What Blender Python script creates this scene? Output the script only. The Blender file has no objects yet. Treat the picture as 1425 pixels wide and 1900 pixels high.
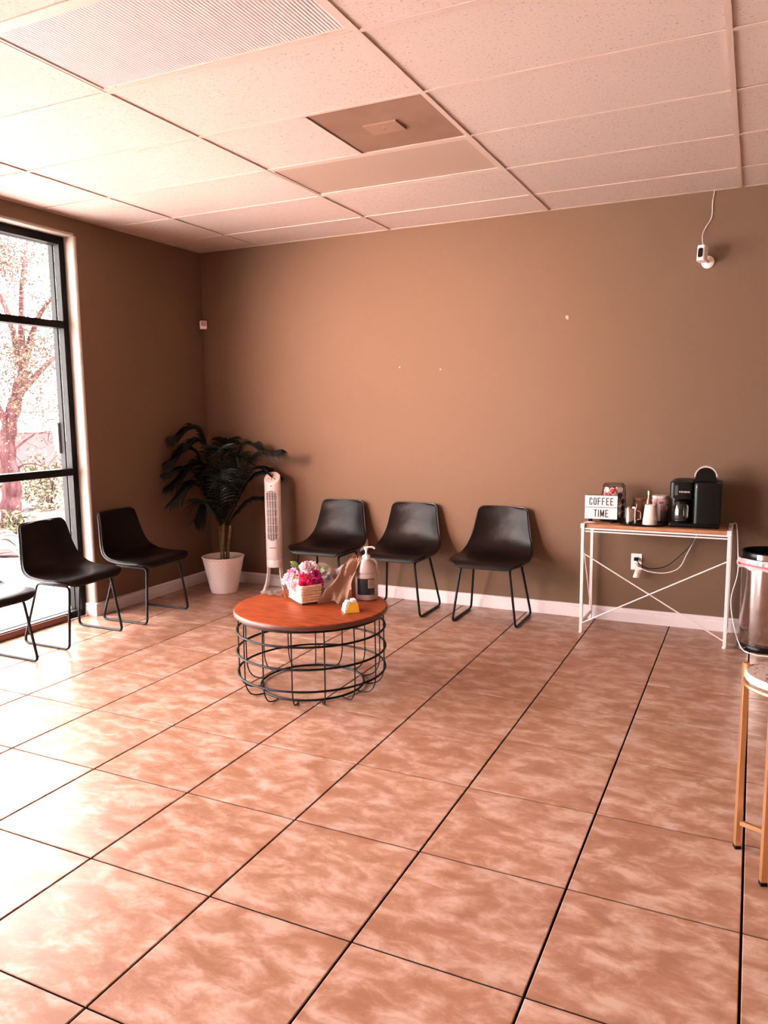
import bpy, bmesh, math, random
from mathutils import Vector, Matrix
random.seed(7)
PI = math.pi
SC = bpy.context.scene
COL = SC.collection

# ------------------------------------------------------------------ camera
yaw, pitch, roll = -0.446427, -0.130812, -0.011364
Fw = Vector((math.sin(yaw)*math.cos(pitch), math.cos(yaw)*math.cos(pitch), math.sin(pitch)))
Rt0 = Vector((math.cos(yaw), -math.sin(yaw), 0)); Up0 = Rt0.cross(Fw)
Rt = math.cos(roll)*Rt0 + math.sin(roll)*Up0
Up = -math.sin(roll)*Rt0 + math.cos(roll)*Up0
cd = bpy.data.cameras.new('camera'); cam = bpy.data.objects.new('camera', cd); COL.objects.link(cam)
cd.sensor_fit = 'HORIZONTAL'; cd.sensor_width = 36.0; cd.lens = 36.0*1433.467/1425.0
cd.clip_start = 0.05; cd.clip_end = 300
cam.matrix_world = Matrix(((Rt.x, Up.x, -Fw.x, 4.40504), (Rt.y, Up.y, -Fw.y, -5.5664), (Rt.z, Up.z, -Fw.z, 1.50892), (0, 0, 0, 1)))
SC.camera = cam

# ------------------------------------------------------------------ sky, sun, exposure
SKY, SUN, EXPOSURE = 16.0, 75.0, 0.95
w = bpy.data.worlds.new('world'); SC.world = w; w.use_nodes = True
bg = w.node_tree.nodes['Background']
bg.inputs[0].default_value = (1.0, 0.93, 0.915, 1); bg.inputs[1].default_value = SKY
sd = bpy.data.lights.new('sun', 'SUN'); sd.energy = SUN; sd.angle = 0.02; sd.color = (1.0, 0.95, 0.92)
sun = bpy.data.objects.new('sun', sd); COL.objects.link(sun)
sun.rotation_euler = Vector((-0.30, -0.42, -0.86)).to_track_quat('-Z', 'Y').to_euler()
# added warm spot, out of view, that strengthens the glow on the back wall
ld_ = bpy.data.lights.new('added_glow_spot', 'SPOT'); ld_.energy = 800; ld_.spot_size = math.radians(47); ld_.spot_blend = 1.0
ld_.shadow_soft_size = 0.45; ld_.color = (1.0, 0.62, 0.51)
lo_ = bpy.data.objects.new('added_glow_spot', ld_); COL.objects.link(lo_); lo_.location = (0.45, -4.3, 2.1)
lo_.rotation_euler = (Vector((1.95, 0, 1.78)) - lo_.location).to_track_quat('-Z', 'Y').to_euler()
SC.view_settings.view_transform = 'Standard'; SC.view_settings.look = 'None'
SC.view_settings.exposure = EXPOSURE; SC.view_settings.gamma = 1.0; SC.view_settings.use_curve_mapping = False
SC.cycles.use_denoising = True
SC.cycles.max_bounces = 10; SC.cycles.diffuse_bounces = 4; SC.cycles.glossy_bounces = 4
SC.cycles.transmission_bounces = 6; SC.cycles.transparent_max_bounces = 12
SC.cycles.sample_clamp_indirect = 8.0; SC.cycles.caustics_reflective = False; SC.cycles.caustics_refractive = False

H = 2.8747                 # ceiling height
XR, YF = 6.5, -8.0         # right and front walls
JY = -1.39                 # where the window recess starts on the left wall
# portals only steer the sampling of the sky through the panes; they give no light
for k in range(4):
    y1 = -1.45 - 1.45*k; y0 = y1 - 1.38
    pl = bpy.data.lights.new('window_portal', 'AREA'); pl.shape = 'RECTANGLE'; pl.size = 2.6; pl.size_y = 1.38
    pl.cycles.is_portal = True
    po = bpy.data.objects.new('window_portal', pl); COL.objects.link(po)
    po.location = (-0.24, (y0+y1)/2, 1.40); po.rotation_euler = (0, -PI/2, 0)

# ------------------------------------------------------------------ materials
def nd(nt, t, **kw):
    n = nt.nodes.new(t)
    for k, v in kw.items(): setattr(n, k, v)
    return n
def mat(name, col, rough=0.5, metal=0.0, spec=0.5, col2=None, nscale=8.0, bump=0.0, bscale=60.0, bdist=0.01, detail=4.0, coat=0.0, stretch=None, emit=0.0, lo=0.35, hi=0.65):
    m = bpy.data.materials.new(name); m.use_nodes = True; nt = m.node_tree
    b = nt.nodes['Principled BSDF']
    b.inputs['Base Color'].default_value = (*col, 1); b.inputs['Roughness'].default_value = rough
    b.inputs['Metallic'].default_value = metal; b.inputs['Specular IOR Level'].default_value = spec
    if coat: b.inputs['Coat Weight'].default_value = coat; b.inputs['Coat Roughness'].default_value = 0.15
    if emit:
        b.inputs['Emission Color'].default_value = (*col, 1); b.inputs['Emission Strength'].default_value = emit
    tc = nd(nt, 'ShaderNodeTexCoord'); src = tc.outputs['Object']
    if stretch:
        mp = nd(nt, 'ShaderNodeMapping'); mp.inputs['Scale'].default_value = stretch
        nt.links.new(src, mp.inputs[0]); src = mp.outputs[0]
    if col2 is not None:
        n = nd(nt, 'ShaderNodeTexNoise'); n.inputs['Scale'].default_value = nscale; n.inputs['Detail'].default_value = detail
        nt.links.new(src, n.inputs['Vector'])
        r = nd(nt, 'ShaderNodeValToRGB')
        r.color_ramp.elements[0].position = lo; r.color_ramp.elements[1].position = hi
        r.color_ramp.elements[0].color = (*col, 1); r.color_ramp.elements[1].color = (*col2, 1)
        nt.links.new(n.outputs['Fac'], r.inputs[0]); nt.links.new(r.outputs[0], b.inputs['Base Color'])
    if bump:
        n = nd(nt, 'ShaderNodeTexNoise'); n.inputs['Scale'].default_value = bscale; n.inputs['Detail'].default_value = 3
        nt.links.new(src, n.inputs['Vector'])
        bp = nd(nt, 'ShaderNodeBump'); bp.inputs['Strength'].default_value = bump; bp.inputs['Distance'].default_value = bdist
        nt.links.new(n.outputs['Fac'], bp.inputs['Height']); nt.links.new(bp.outputs[0], b.inputs['Normal'])
    return m
def glass(name, tint=(1, 1, 1), ior=1.45, rough=0.0, base=0.0):
    m = bpy.data.materials.new(name); m.use_nodes = True; nt = m.node_tree; nt.nodes.clear()
    o = nd(nt, 'ShaderNodeOutputMaterial'); t = nd(nt, 'ShaderNodeBsdfTransparent'); g = nd(nt, 'ShaderNodeBsdfGlossy')
    t.inputs[0].default_value = (*tint, 1); g.inputs['Roughness'].default_value = rough
    f = nd(nt, 'ShaderNodeLayerWeight'); pw = nd(nt, 'ShaderNodeMath', operation='POWER'); pw.inputs[1].default_value = 5.0
    ma = nd(nt, 'ShaderNodeMath', operation='MULTIPLY_ADD'); ma.inputs[1].default_value = 0.9; ma.inputs[2].default_value = 0.03 + base
    mx = nd(nt, 'ShaderNodeMixShader')
    nt.links.new(f.outputs['Facing'], pw.inputs[0]); nt.links.new(pw.outputs[0], ma.inputs[0]); nt.links.new(ma.outputs[0], mx.inputs[0])
    nt.links.new(t.outputs[0], mx.inputs[1]); nt.links.new(g.outputs[0], mx.inputs[2]); nt.links.new(mx.outputs[0], o.inputs[0])
    return m
def sheer(name, col, alpha=0.45, rough=0.5):
    m = bpy.data.materials.new(name); m.use_nodes = True; nt = m.node_tree
    b = nt.nodes['Principled BSDF']; b.inputs['Base Color'].default_value = (*col, 1); b.inputs['Roughness'].default_value = rough
    b.inputs['Alpha'].default_value = alpha
    return m

M = {}
M['wall'] = mat('wall_paint', (0.162, 0.096, 0.061), 0.7, spec=0.12, bump=0.30, bscale=75, bdist=0.004)
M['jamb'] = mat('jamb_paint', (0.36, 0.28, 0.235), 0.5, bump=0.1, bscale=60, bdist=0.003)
M['dark_wall'] = mat('dark_wall_paint', (0.10, 0.06, 0.04), 0.7)
M['side_wall'] = mat('side_wall_paint', (0.22, 0.21, 0.17), 0.7)
M['ceil_slab'] = mat('plenum', (0.05, 0.045, 0.04), 0.9)
M['trim'] = mat('trim_paint', (0.74, 0.63, 0.63), 0.35)
M['tee'] = mat('tee_metal', (0.62, 0.48, 0.42), 0.45)
M['grout'] = mat('grout', (0.010, 0.006, 0.005), 0.95, spec=0.0)
M['frame'] = mat('window_frame_metal', (0.006, 0.0055, 0.005), 0.45, spec=0.14)
M['rail_glare'] = mat('rail_glare_red', (0.20, 0.06, 0.04), 0.35)  # red-brown imitates glare on the black bottom rail
M['pane'] = glass('window_glass', (0.97, 0.97, 0.97))
M['leather'] = mat('dark_leather', (0.005, 0.003, 0.0025), 0.36, spec=0.15, col2=(0.009, 0.0045, 0.0035), nscale=6, bump=0.35, bscale=9, bdist=0.012)
M['seam'] = mat('leather_seam', (0.01, 0.007, 0.006), 0.4)
M['black_metal'] = mat('black_metal', (0.005, 0.0045, 0.0045), 0.5, spec=0.22)
M['white_metal'] = mat('white_powder_metal', (0.78, 0.67, 0.66), 0.35)
M['white_plastic'] = mat('white_plastic', (0.93, 0.80, 0.78), 0.32)
M['shadow_gap'] = mat('dark_gap', (0.02, 0.015, 0.013), 0.6)
M['black_plastic'] = mat('black_plastic', (0.004, 0.004, 0.004), 0.30, spec=0.24)
M['chrome'] = mat('chrome', (0.75, 0.70, 0.68), 0.12, 1.0)
M['steel'] = mat('brushed_steel', (0.62, 0.55, 0.52), 0.16, 1.0)
M['gold'] = mat('gold_metal', (0.80, 0.48, 0.24), 0.28, 0.9)
M['bright_metal'] = mat('satin_bright_metal', (0.85, 0.72, 0.68), 0.38, 0.85)
M['brass'] = mat('brass', (0.62, 0.45, 0.25), 0.3, 1.0)

def floor_mat():
    m = bpy.data.materials.new('mottled_tile'); m.use_nodes = True; nt = m.node_tree; b = nt.nodes['Principled BSDF']
    L = nt.links.new
    tc = nd(nt, 'ShaderNodeTexCoord'); oi = nd(nt, 'ShaderNodeObjectInfo')
    sc = nd(nt, 'ShaderNodeMath', operation='MULTIPLY'); sc.inputs[1].default_value = 57.0; L(oi.outputs['Random'], sc.inputs[0])
    add = nd(nt, 'ShaderNodeVectorMath', operation='ADD'); L(tc.outputs['Object'], add.inputs[0]); L(sc.outputs[0], add.inputs[1])
    mp = nd(nt, 'ShaderNodeMapping'); mp.inputs['Scale'].default_value = (1.0, 1.7, 1.0); mp.inputs['Rotation'].default_value = (0, 0, 0.35); L(add.outputs[0], mp.inputs[0])
    n1 = nd(nt, 'ShaderNodeTexNoise'); n1.inputs['Scale'].default_value = 7.5; n1.inputs['Detail'].default_value = 12; n1.inputs['Roughness'].default_value = 0.66; n1.inputs['Distortion'].default_value = 0.35
    L(mp.outputs[0], n1.inputs['Vector'])
    r = nd(nt, 'ShaderNodeValToRGB'); cr = r.color_ramp
    cr.elements[0].position = 0.38; cr.elements[0].color = (0.315, 0.150, 0.092, 1)
    cr.elements[1].position = 0.63; cr.elements[1].color = (0.53, 0.350, 0.285, 1)
    e = cr.elements.new(0.47); e.color = (0.375, 0.190, 0.125, 1)
    e = cr.elements.new(0.535); e.color = (0.44, 0.252, 0.183, 1)
    L(n1.outputs['Fac'], r.inputs[0])
    n2 = nd(nt, 'ShaderNodeTexNoise'); n2.inputs['Scale'].default_value = 2.2; n2.inputs['Detail'].default_value = 2; L(add.outputs[0], n2.inputs['Vector'])
    mx = nd(nt, 'ShaderNodeMix', data_type='RGBA'); mx.blend_type = 'MULTIPLY'; mx.inputs[0].default_value = 0.35
    rr = nd(nt, 'ShaderNodeValToRGB'); rr.color_ramp.elements[0].position = 0.3; rr.color_ramp.elements[1].position = 0.7
    rr.color_ramp.elements[0].color = (0.72, 0.66, 0.62, 1); rr.color_ramp.elements[1].color = (1, 1, 1, 1)
    L(n2.outputs['Fac'], rr.inputs[0]); L(r.outputs[0], mx.inputs[6]); L(rr.outputs[0], mx.inputs[7])
    L(mx.outputs[2], b.inputs['Base Color'])
    b.inputs['Roughness'].default_value = 0.30; b.inputs['Specular IOR Level'].default_value = 0.30
    bp = nd(nt, 'ShaderNodeBump'); bp.inputs['Strength'].default_value = 0.12; bp.inputs['Distance'].default_value = 0.004
    L(n1.outputs['Fac'], bp.inputs['Height']); L(bp.outputs[0], b.inputs['Normal'])
    return m
M['tile'] = floor_mat()
def ceil_mat():
    m = bpy.data.materials.new('fissured_ceiling_tile'); m.use_nodes = True; nt = m.node_tree; b = nt.nodes['Principled BSDF']; L = nt.links.new
    tc = nd(nt, 'ShaderNodeTexCoord'); oi = nd(nt, 'ShaderNodeObjectInfo')
    add = nd(nt, 'ShaderNodeVectorMath', operation='ADD'); L(tc.outputs['Object'], add.inputs[0])
    sc = nd(nt, 'ShaderNodeMath', operation='MULTIPLY'); sc.inputs[1].default_value = 31.0; L(oi.outputs['Random'], sc.inputs[0]); L(sc.outputs[0], add.inputs[1])
    n = nd(nt, 'ShaderNodeTexNoise'); n.inputs['Scale'].default_value = 85; n.inputs['Detail'].default_value = 2; L(add.outputs[0], n.inputs['Vector'])
    r = nd(nt, 'ShaderNodeValToRGB'); r.color_ramp.elements[0].position = 0.30; r.color_ramp.elements[1].position = 0.40
    r.color_ramp.elements[0].color = (0.42, 0.31, 0.27, 1); r.color_ramp.elements[1].color = (0.62, 0.50, 0.45, 1)
    L(n.outputs['Fac'], r.inputs[0]); L(r.outputs[0], b.inputs['Base Color']); b.inputs['Roughness'].default_value = 0.85; b.inputs['Specular IOR Level'].default_value = 0.2
    bp = nd(nt, 'ShaderNodeBump'); bp.inputs['Strength'].default_value = 0.35; bp.inputs['Distance'].default_value = 0.004
    L(r.outputs[0], bp.inputs['Height']); L(bp.outputs[0], b.inputs['Normal'])
    return m
M['ceil_tile'] = ceil_mat()
def ribbed(name, col, scale, rough=0.35, axis='X', strength=0.5):
    m = bpy.data.materials.new(name); m.use_nodes = True; nt = m.node_tree; b = nt.nodes['Principled BSDF']; L = nt.links.new
    b.inputs['Base Color'].default_value = (*col, 1); b.inputs['Roughness'].default_value = rough
    tc = nd(nt, 'ShaderNodeTexCoord'); wv = nd(nt, 'ShaderNodeTexWave'); wv.bands_direction = axis
    wv.inputs['Scale'].default_value = scale; L(tc.outputs['Object'], wv.inputs['Vector'])
    bp = nd(nt, 'ShaderNodeBump'); bp.inputs['Strength'].default_value = strength; bp.inputs['Distance'].default_value = 0.003
    L(wv.outputs['Fac'], bp.inputs['Height']); L(bp.outputs[0], b.inputs['Normal'])
    return m
M['lens'] = ribbed('ribbed_lens', (0.58, 0.51, 0.51), 22.0)
M['lens_dull'] = mat('dull_lens', (0.46, 0.33, 0.27), 0.4)
M['vent'] = mat('stained_vent_panel', (0.22, 0.115, 0.075), 0.6, col2=(0.26, 0.145, 0.10), nscale=5)
M['vent_plate'] = mat('vent_plate', (0.30, 0.165, 0.12), 0.5)
def wood(name, c1, c2, rough, sx=(2.0, 14.0, 2.0)):
    m = mat(name, c1, rough, col2=c2, nscale=3.0, stretch=sx, detail=8, lo=0.3, hi=0.7, spec=0.3)
    return m
M['table_wood'] = wood('red_wood', (0.17, 0.024, 0.006), (0.40, 0.075, 0.018), 0.42, (3.0, 16.0, 3.0))
M['table_rim'] = mat('dark_wood_rim', (0.10, 0.035, 0.02), 0.4)
M['console_wood'] = wood('brown_wood', (0.30, 0.12, 0.055), (0.45, 0.20, 0.10), 0.4, (2.0, 20.0, 4.0))
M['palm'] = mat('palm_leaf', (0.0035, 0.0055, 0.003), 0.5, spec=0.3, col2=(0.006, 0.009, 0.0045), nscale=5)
M['cane'] = mat('palm_cane', (0.10, 0.06, 0.02), 0.5, col2=(0.22, 0.13, 0.045), nscale=9, stretch=(1, 1, 4))
M['soil'] = mat('dark_soil', (0.012, 0.009, 0.007), 0.95, bump=0.6, bscale=80)
M['pot'] = mat('pale_pot', (0.92, 0.74, 0.69), 0.5)
M['paper'] = mat('kraft_paper', (0.30, 0.15, 0.095), 0.8, col2=(0.34, 0.18, 0.12), nscale=6)
M['card'] = mat('brown_card', (0.25, 0.12, 0.075), 0.8)
M['yellow'] = mat('yellow_card', (0.92, 0.50, 0.02), 0.45)
M['cream'] = mat('cream_card', (0.90, 0.74, 0.50), 0.5)
M['white_card'] = mat('white_card', (0.72, 0.61, 0.59), 0.5)
M['organza'] = sheer('organza', (0.34, 0.22, 0.18), 0.42, 0.4)
M['ribbon'] = sheer('grey_ribbon', (0.30, 0.20, 0.18), 0.5, 0.35)
M['jug'] = None
M['navy'] = mat('navy_label', (0.012, 0.017, 0.022), 0.4)
M['label_pink'] = mat('label_panel', (0.62, 0.36, 0.30), 0.5)
M['grey_print'] = mat('grey_print', (0.10, 0.10, 0.10), 0.5)
M['ink'] = mat('black_ink', (0.012, 0.010, 0.010), 0.5)
M['sign_face'] = mat('sign_face', (0.78, 0.68, 0.68), 0.4)
M['brown_jar'] = mat('amber_glass_jar', (0.16, 0.07, 0.03), 0.15, coat=0.5)
M['paper_cup'] = mat('paper_cup', (0.80, 0.62, 0.56), 0.5)
M['canister'] = mat('pale_canister', (0.66, 0.47, 0.45), 0.4)
M['grey_label'] = mat('grey_green_label', (0.17, 0.18, 0.17), 0.4)
M['red'] = mat('red_print', (0.55, 0.03, 0.05), 0.4)
M['pod_foil'] = mat('pod_foil', (0.80, 0.70, 0.64), 0.35)
M['pod_brown'] = mat('pod_brown', (0.05, 0.025, 0.02), 0.4)
M['pod_body'] = mat('pod_body', (0.70, 0.56, 0.48), 0.4)
M['bin_bag'] = sheer('bin_bag', (0.80, 0.62, 0.62), 0.8, 0.4)
M['bag_string'] = mat('pink_drawstring', (0.75, 0.16, 0.22), 0.4)
M['seat_edge'] = mat('seat_edge', (0.48, 0.38, 0.35), 0.5)
M['terrazzo'] = mat('terrazzo', (0.16, 0.055, 0.035), 0.5, col2=(0.52, 0.38, 0.34), nscale=95, detail=0, lo=0.30, hi=0.36)
M['tag_paper'] = mat('tag_paper', (0.74, 0.58, 0.52), 0.6)
M['lens_black'] = mat('camera_lens', (0.006, 0.006, 0.006), 0.1)
M['weave'] = mat('woven_rope', (0.66, 0.40, 0.26), 0.75, col2=(0.80, 0.56, 0.40), nscale=30, stretch=(1, 1, 4), bump=0.6, bscale=70, bdist=0.004)
for k, c in {'petal_pale': (0.92, 0.66, 0.72), 'petal_pink': (0.86, 0.30, 0.45), 'petal_hot': (0.72, 0.015, 0.13), 'petal_magenta': (0.58, 0.012, 0.20), 'petal_lav': (0.80, 0.33, 0.55)}.items():
    M[k] = mat(k, c, 0.6)
M['flower_leaf'] = mat('flower_leaf', (0.11, 0.12, 0.03), 0.5)
M['berry'] = mat('berry', (0.70, 0.55, 0.25), 0.4)
M['concrete'] = mat('concrete', (0.55, 0.50, 0.475), 0.8, col2=(0.60, 0.55, 0.52), nscale=3)
M['kerb_red'] = mat('red_kerb_paint', (0.02, 0.012, 0.0115), 0.9, spec=0.05)
M['red_soil'] = mat('red_soil', (0.022, 0.016, 0.0155), 0.9, spec=0.05, col2=(0.026, 0.019, 0.018), nscale=2)
M['stucco'] = mat('pink_stucco', (0.085, 0.057, 0.059), 0.9, spec=0.05, col2=(0.092, 0.064, 0.066), nscale=1.5)
M['bark'] = mat('bark', (0.030, 0.0105, 0.0115), 0.9, spec=0.05, col2=(0.058, 0.027, 0.028), nscale=8, stretch=(2, 2, 0.4), bump=0.5, bscale=20)
M['leafy'] = mat('tree_leaf', (0.055, 0.049, 0.030), 0.9, spec=0.05, col2=(0.062, 0.040, 0.035), nscale=3)
M['grassy'] = mat('dry_grass', (0.075, 0.067, 0.042), 0.9, spec=0.05)
M['handle_grey'] = mat('handle_grey', (0.40, 0.36, 0.37), 0.5)
M['rail'] = mat('rail_grey', (0.05, 0.044, 0.045), 0.5)

# ------------------------------------------------------------------ mesh helpers
class MB:
    def __init__(s): s.bm = bmesh.new()
    def box(s, x0, x1, y0, y1, z0, z1, bev=0.0, mat4=None, seg=1):
        r = bmesh.ops.create_cube(s.bm, size=1.0); vs = r['verts']
        for v in vs:
            v.co = Vector(((x0+x1)/2 + v.co.x*(x1-x0), (y0+y1)/2 + v.co.y*(y1-y0), (z0+z1)/2 + v.co.z*(z1-z0)))
        if bev:
            es = list({e for v in vs for e in v.link_edges})
            rb = bmesh.ops.bevel(s.bm, geom=es, offset=bev, segments=seg, affect='EDGES', profile=0.5)
            vs = list({v for f in rb['faces'] for v in f.verts} | {v for v in vs if v.is_valid})
        if mat4 is not None:
            for v in vs: v.co = mat4 @ v.co
        return s
    def tube(s, pts, r, n=8, closed=False, radii=None, caps=True):
        P = [Vector(p) for p in pts]; N = len(P); rings = []
        nrm = None
        for i in range(N):
            a = P[(i-1) % N] if (closed or i > 0) else P[i]
            b = P[(i+1) % N] if (closed or i < N-1) else P[i]
            t = (b-a)
            t = t.normalized() if t.length > 1e-9 else Vector((0, 0, 1))
            if nrm is None:
                h = Vector((0, 0, 1)) if abs(t.z) < 0.9 else Vector((1, 0, 0))
                nrm = t.cross(h).normalized()
            else:
                nrm = (nrm - t*nrm.dot(t))
                nrm = nrm.normalized() if nrm.length > 1e-6 else t.orthogonal().normalized()
            bn = t.cross(nrm); rr = radii[i] if radii else r
            rings.append([s.bm.verts.new(P[i] + rr*(math.cos(2*PI*k/n)*nrm + math.sin(2*PI*k/n)*bn)) for k in range(n)])
        for i in range(N if closed else N-1):
            A, B = rings[i], rings[(i+1) % N]
            off = 0
            if closed and i == N-1:
                off = min(range(n), key=lambda o: (A[0].co-B[o].co).length)
            for k in range(n):
                s.bm.faces.new((A[k], A[(k+1) % n], B[(k+1+off) % n], B[(k+off) % n]))
        if caps and not closed:
            s.bm.faces.new(rings[0][::-1]); s.bm.faces.new(rings[-1])
        return s
    def lathe(s, prof, n=24, c=(0, 0, 0), sx=1.0, sy=1.0, capb=True, capt=True, a0=0.0):
        rings = []
        for r, z in prof:
            rings.append([s.bm.verts.new((c[0]+r*sx*math.cos(a0+2*PI*k/n), c[1]+r*sy*math.sin(a0+2*PI*k/n), c[2]+z)) for k in range(n)])
        for A, B in zip(rings, rings[1:]):
            for k in range(n): s.bm.faces.new((A[k], A[(k+1) % n], B[(k+1) % n], B[k]))
        if capb: s.bm.faces.new(rings[0][::-1])
        if capt: s.bm.faces.new(rings[-1])
        return s
    def prism(s, poly, z0, z1, f=lambda p, z: (p[0], p[1], z)):
        A = [s.bm.verts.new(f(p, z0)) for p in poly]; B = [s.bm.verts.new(f(p, z1)) for p in poly]; n = len(poly)
        for k in range(n): s.bm.faces.new((A[k], A[(k+1) % n], B[(k+1) % n], B[k]))
        s.bm.faces.new(A[::-1]); s.bm.faces.new(B)
        return s
    def grid(s, f, nu, nv, th=0.0):
        V = [[s.bm.verts.new(f(i/(nu-1), j/(nv-1))) for j in range(nv)] for i in range(nu)]
        fs = [s.bm.faces.new((V[i][j], V[i+1][j], V[i+1][j+1], V[i][j+1])) for i in range(nu-1) for j in range(nv-1)]
        if th:
            bmesh.ops.recalc_face_normals(s.bm, faces=fs)
            bmesh.ops.solidify(s.bm, geom=fs, thickness=th)
        return s
    def ball(s, c, r, seg=10, rings=6, sc=(1, 1, 1)):
        m4 = Matrix.Translation(c) @ Matrix.Diagonal((r*sc[0], r*sc[1], r*sc[2], 1))
        bmesh.ops.create_uvsphere(s.bm, u_segments=seg, v_segments=rings, radius=1.0, matrix=m4)
        return s
    def xf(s, m4):
        bmesh.ops.transform(s.bm, matrix=m4, verts=s.bm.verts); return s
    def build(s, name, material, parent=None, smooth=40, loc=None, recalc=True):
        if recalc: bmesh.ops.recalc_face_normals(s.bm, faces=s.bm.faces)
        me = bpy.data.meshes.new(name); s.bm.to_mesh(me); s.bm.free()
        if smooth:
            for p in me.polygons: p.use_smooth = True
            me.set_sharp_from_angle(angle=math.radians(smooth))
        return link(name, me, material, parent, loc)
def link(name, me, material=None, parent=None, loc=None):
    if material is not None and not me.materials: me.materials.append(material)
    o = bpy.data.objects.new(name, me); COL.objects.link(o)
    if parent is not None: o.parent = parent
    if loc is not None: o.location = loc
    return o
def tag(o, label, cat, group=None):
    o['label'] = label; o['category'] = cat
    if group: o['group'] = group
    return o
def thing(name, label, cat, loc=(0, 0, 0), rz=0.0, group=None):
    o = bpy.data.objects.new(name, None); COL.objects.link(o); o.empty_display_size = 0.05
    o.location = loc; o.rotation_euler = (0, 0, rz)
    return tag(o, label, cat, group)
def structure(o, label=None):
    o['kind'] = 'structure'
    if label: o['label'] = label
    return o
def copy_tree(o, parent=None):
    c = o.copy(); COL.objects.link(c)
    if parent is not None: c.parent = parent
    for ch in list(o.children): copy_tree(ch, c)
    return c
def bez(pts, n=8):
    """Catmull-Rom through pts"""
    P = [Vector(p) for p in pts]; P = [2*P[0]-P[1]] + P + [2*P[-1]-P[-2]]; out = []
    for i in range(1, len(P)-2):
        for k in range(n):
            t = k/n; a, b, c, d = P[i-1], P[i], P[i+1], P[i+2]
            out.append(0.5*((2*b) + (c-a)*t + (2*a-5*b+4*c-d)*t*t + (3*b-a-3*c+d)*t**3))
    out.append(P[-2]); return out
def fillet(pts, r, n=5, closed=True):
    P = [Vector(p) for p in pts]; out = []; N = len(P)
    for i in range(N):
        if not closed and i in (0, N-1): out.append(P[i]); continue
        a, b, c = P[i-1], P[i], P[(i+1) % N]
        u = (a-b).normalized(); v = (c-b).normalized()
        ang = u.angle(v); d = min(r/math.tan(ang/2), (a-b).length*0.48, (c-b).length*0.48)
        p0, p1 = b+u*d, b+v*d
        for k in range(n+1):
            t = k/n; out.append((1-t)**2*p0 + 2*t*(1-t)*b + t*t*p1)
    return out
def text_mesh(name, body, size, material, parent, loc, rot, sx=1.0, bold=0.0, depth=0.0006):
    cu = bpy.data.curves.new(name, 'FONT'); cu.body = body; cu.size = size; cu.align_x = 'CENTER'; cu.align_y = 'CENTER'
    cu.extrude = depth; cu.offset = bold; cu.resolution_u = 4; cu.space_character = 1.2
    t = bpy.data.objects.new(name, cu); COL.objects.link(t)
    dg = bpy.context.evaluated_depsgraph_get(); me = bpy.data.meshes.new_from_object(t.evaluated_get(dg)); me.name = name
    bpy.data.objects.remove(t); bpy.data.curves.remove(cu)
    for v in me.vertices: v.co.x *= sx
    me.materials.clear()
    o = link(name, me, material, parent, loc); o.rotation_euler = rot
    return o

# ------------------------------------------------------------------ floor
S_, SY_, FX0, FY0 = 0.50403, 0.50254, 1.41330, -4.27897
fl = structure(MB().box(-0.099, XR, YF, 0.0, -0.12, -0.004).build('floor', M['grout'], smooth=0), 'floor of large mottled terracotta tiles with dark grout')
G = 0.0072
def tile_mesh(wx, wy, name='floor_tile'):
    mb = MB(); b = 0.0022; x, y = wx/2, wy/2
    A = [mb.bm.verts.new(p) for p in ((-x, -y, -0.006), (x, -y, -0.006), (x, y, -0.006), (-x, y, -0.006))]
    B = [mb.bm.verts.new(p) for p in ((-x, -y, -b*0.6), (x, -y, -b*0.6), (x, y, -b*0.6), (-x, y, -b*0.6))]
    C = [mb.bm.verts.new(p) for p in ((-x+b, -y+b, 0), (x-b, -y+b, 0), (x-b, y-b, 0), (-x+b, y-b, 0))]
    for P, Q in ((A, B), (B, C)):
        for k in range(4): mb.bm.faces.new((P[k], P[(k+1) % 4], Q[(k+1) % 4], Q[k]))
    mb.bm.faces.new(C)
    me = bpy.data.meshes.new(name); mb.bm.to_mesh(me); mb.bm.free(); me.materials.append(M['tile']); return me
TM = {}
for i in range(-3, 11):
    for j in range(-8, 9):
        xa, xb = FX0+S_*i, FX0+S_*(i+1); ya, yb = FY0+SY_*j, FY0+SY_*(j+1)
        xa, xb, ya, yb = max(xa, -0.0985), min(xb, XR), max(ya, YF), min(yb, 0.0)
        if xb-xa < 0.03 or yb-ya < 0.03: continue
        key = (round(xb-xa, 3), round(yb-ya, 3))
        if key not in TM: TM[key] = tile_mesh(key[0]-G, key[1]-G)
        o = link('floor_tile', TM[key], None, fl, ((xa+xb)/2, (ya+yb)/2, 0))
        o.rotation_euler = (random.uniform(-.0006, .0006), random.uniform(-.0006, .0006), 0)

# ------------------------------------------------------------------ walls
wb = MB().box(-0.25, XR+0.2, 0.0, 0.2, -0.12, H+0.3).build('wall_back', M['wall'], smooth=0)
structure(wb, 'tan textured back wall')
def rounded_corner(cx, cy, r, a0, a1, n=6):
    return [(cx+r*math.cos(a0+(a1-a0)*k/n), cy+r*math.sin(a0+(a1-a0)*k/n)) for k in range(n+1)]
WT = 2.755   # head of the window recess
mb = MB()
r = 0.022
poly = [(-0.25, 0.0), (-0.25, JY), *rounded_corner(-r, JY+r, r, -PI/2, 0), (0.0, 0.0)]
mb.prism(poly, -0.12, H+0.3)
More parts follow.
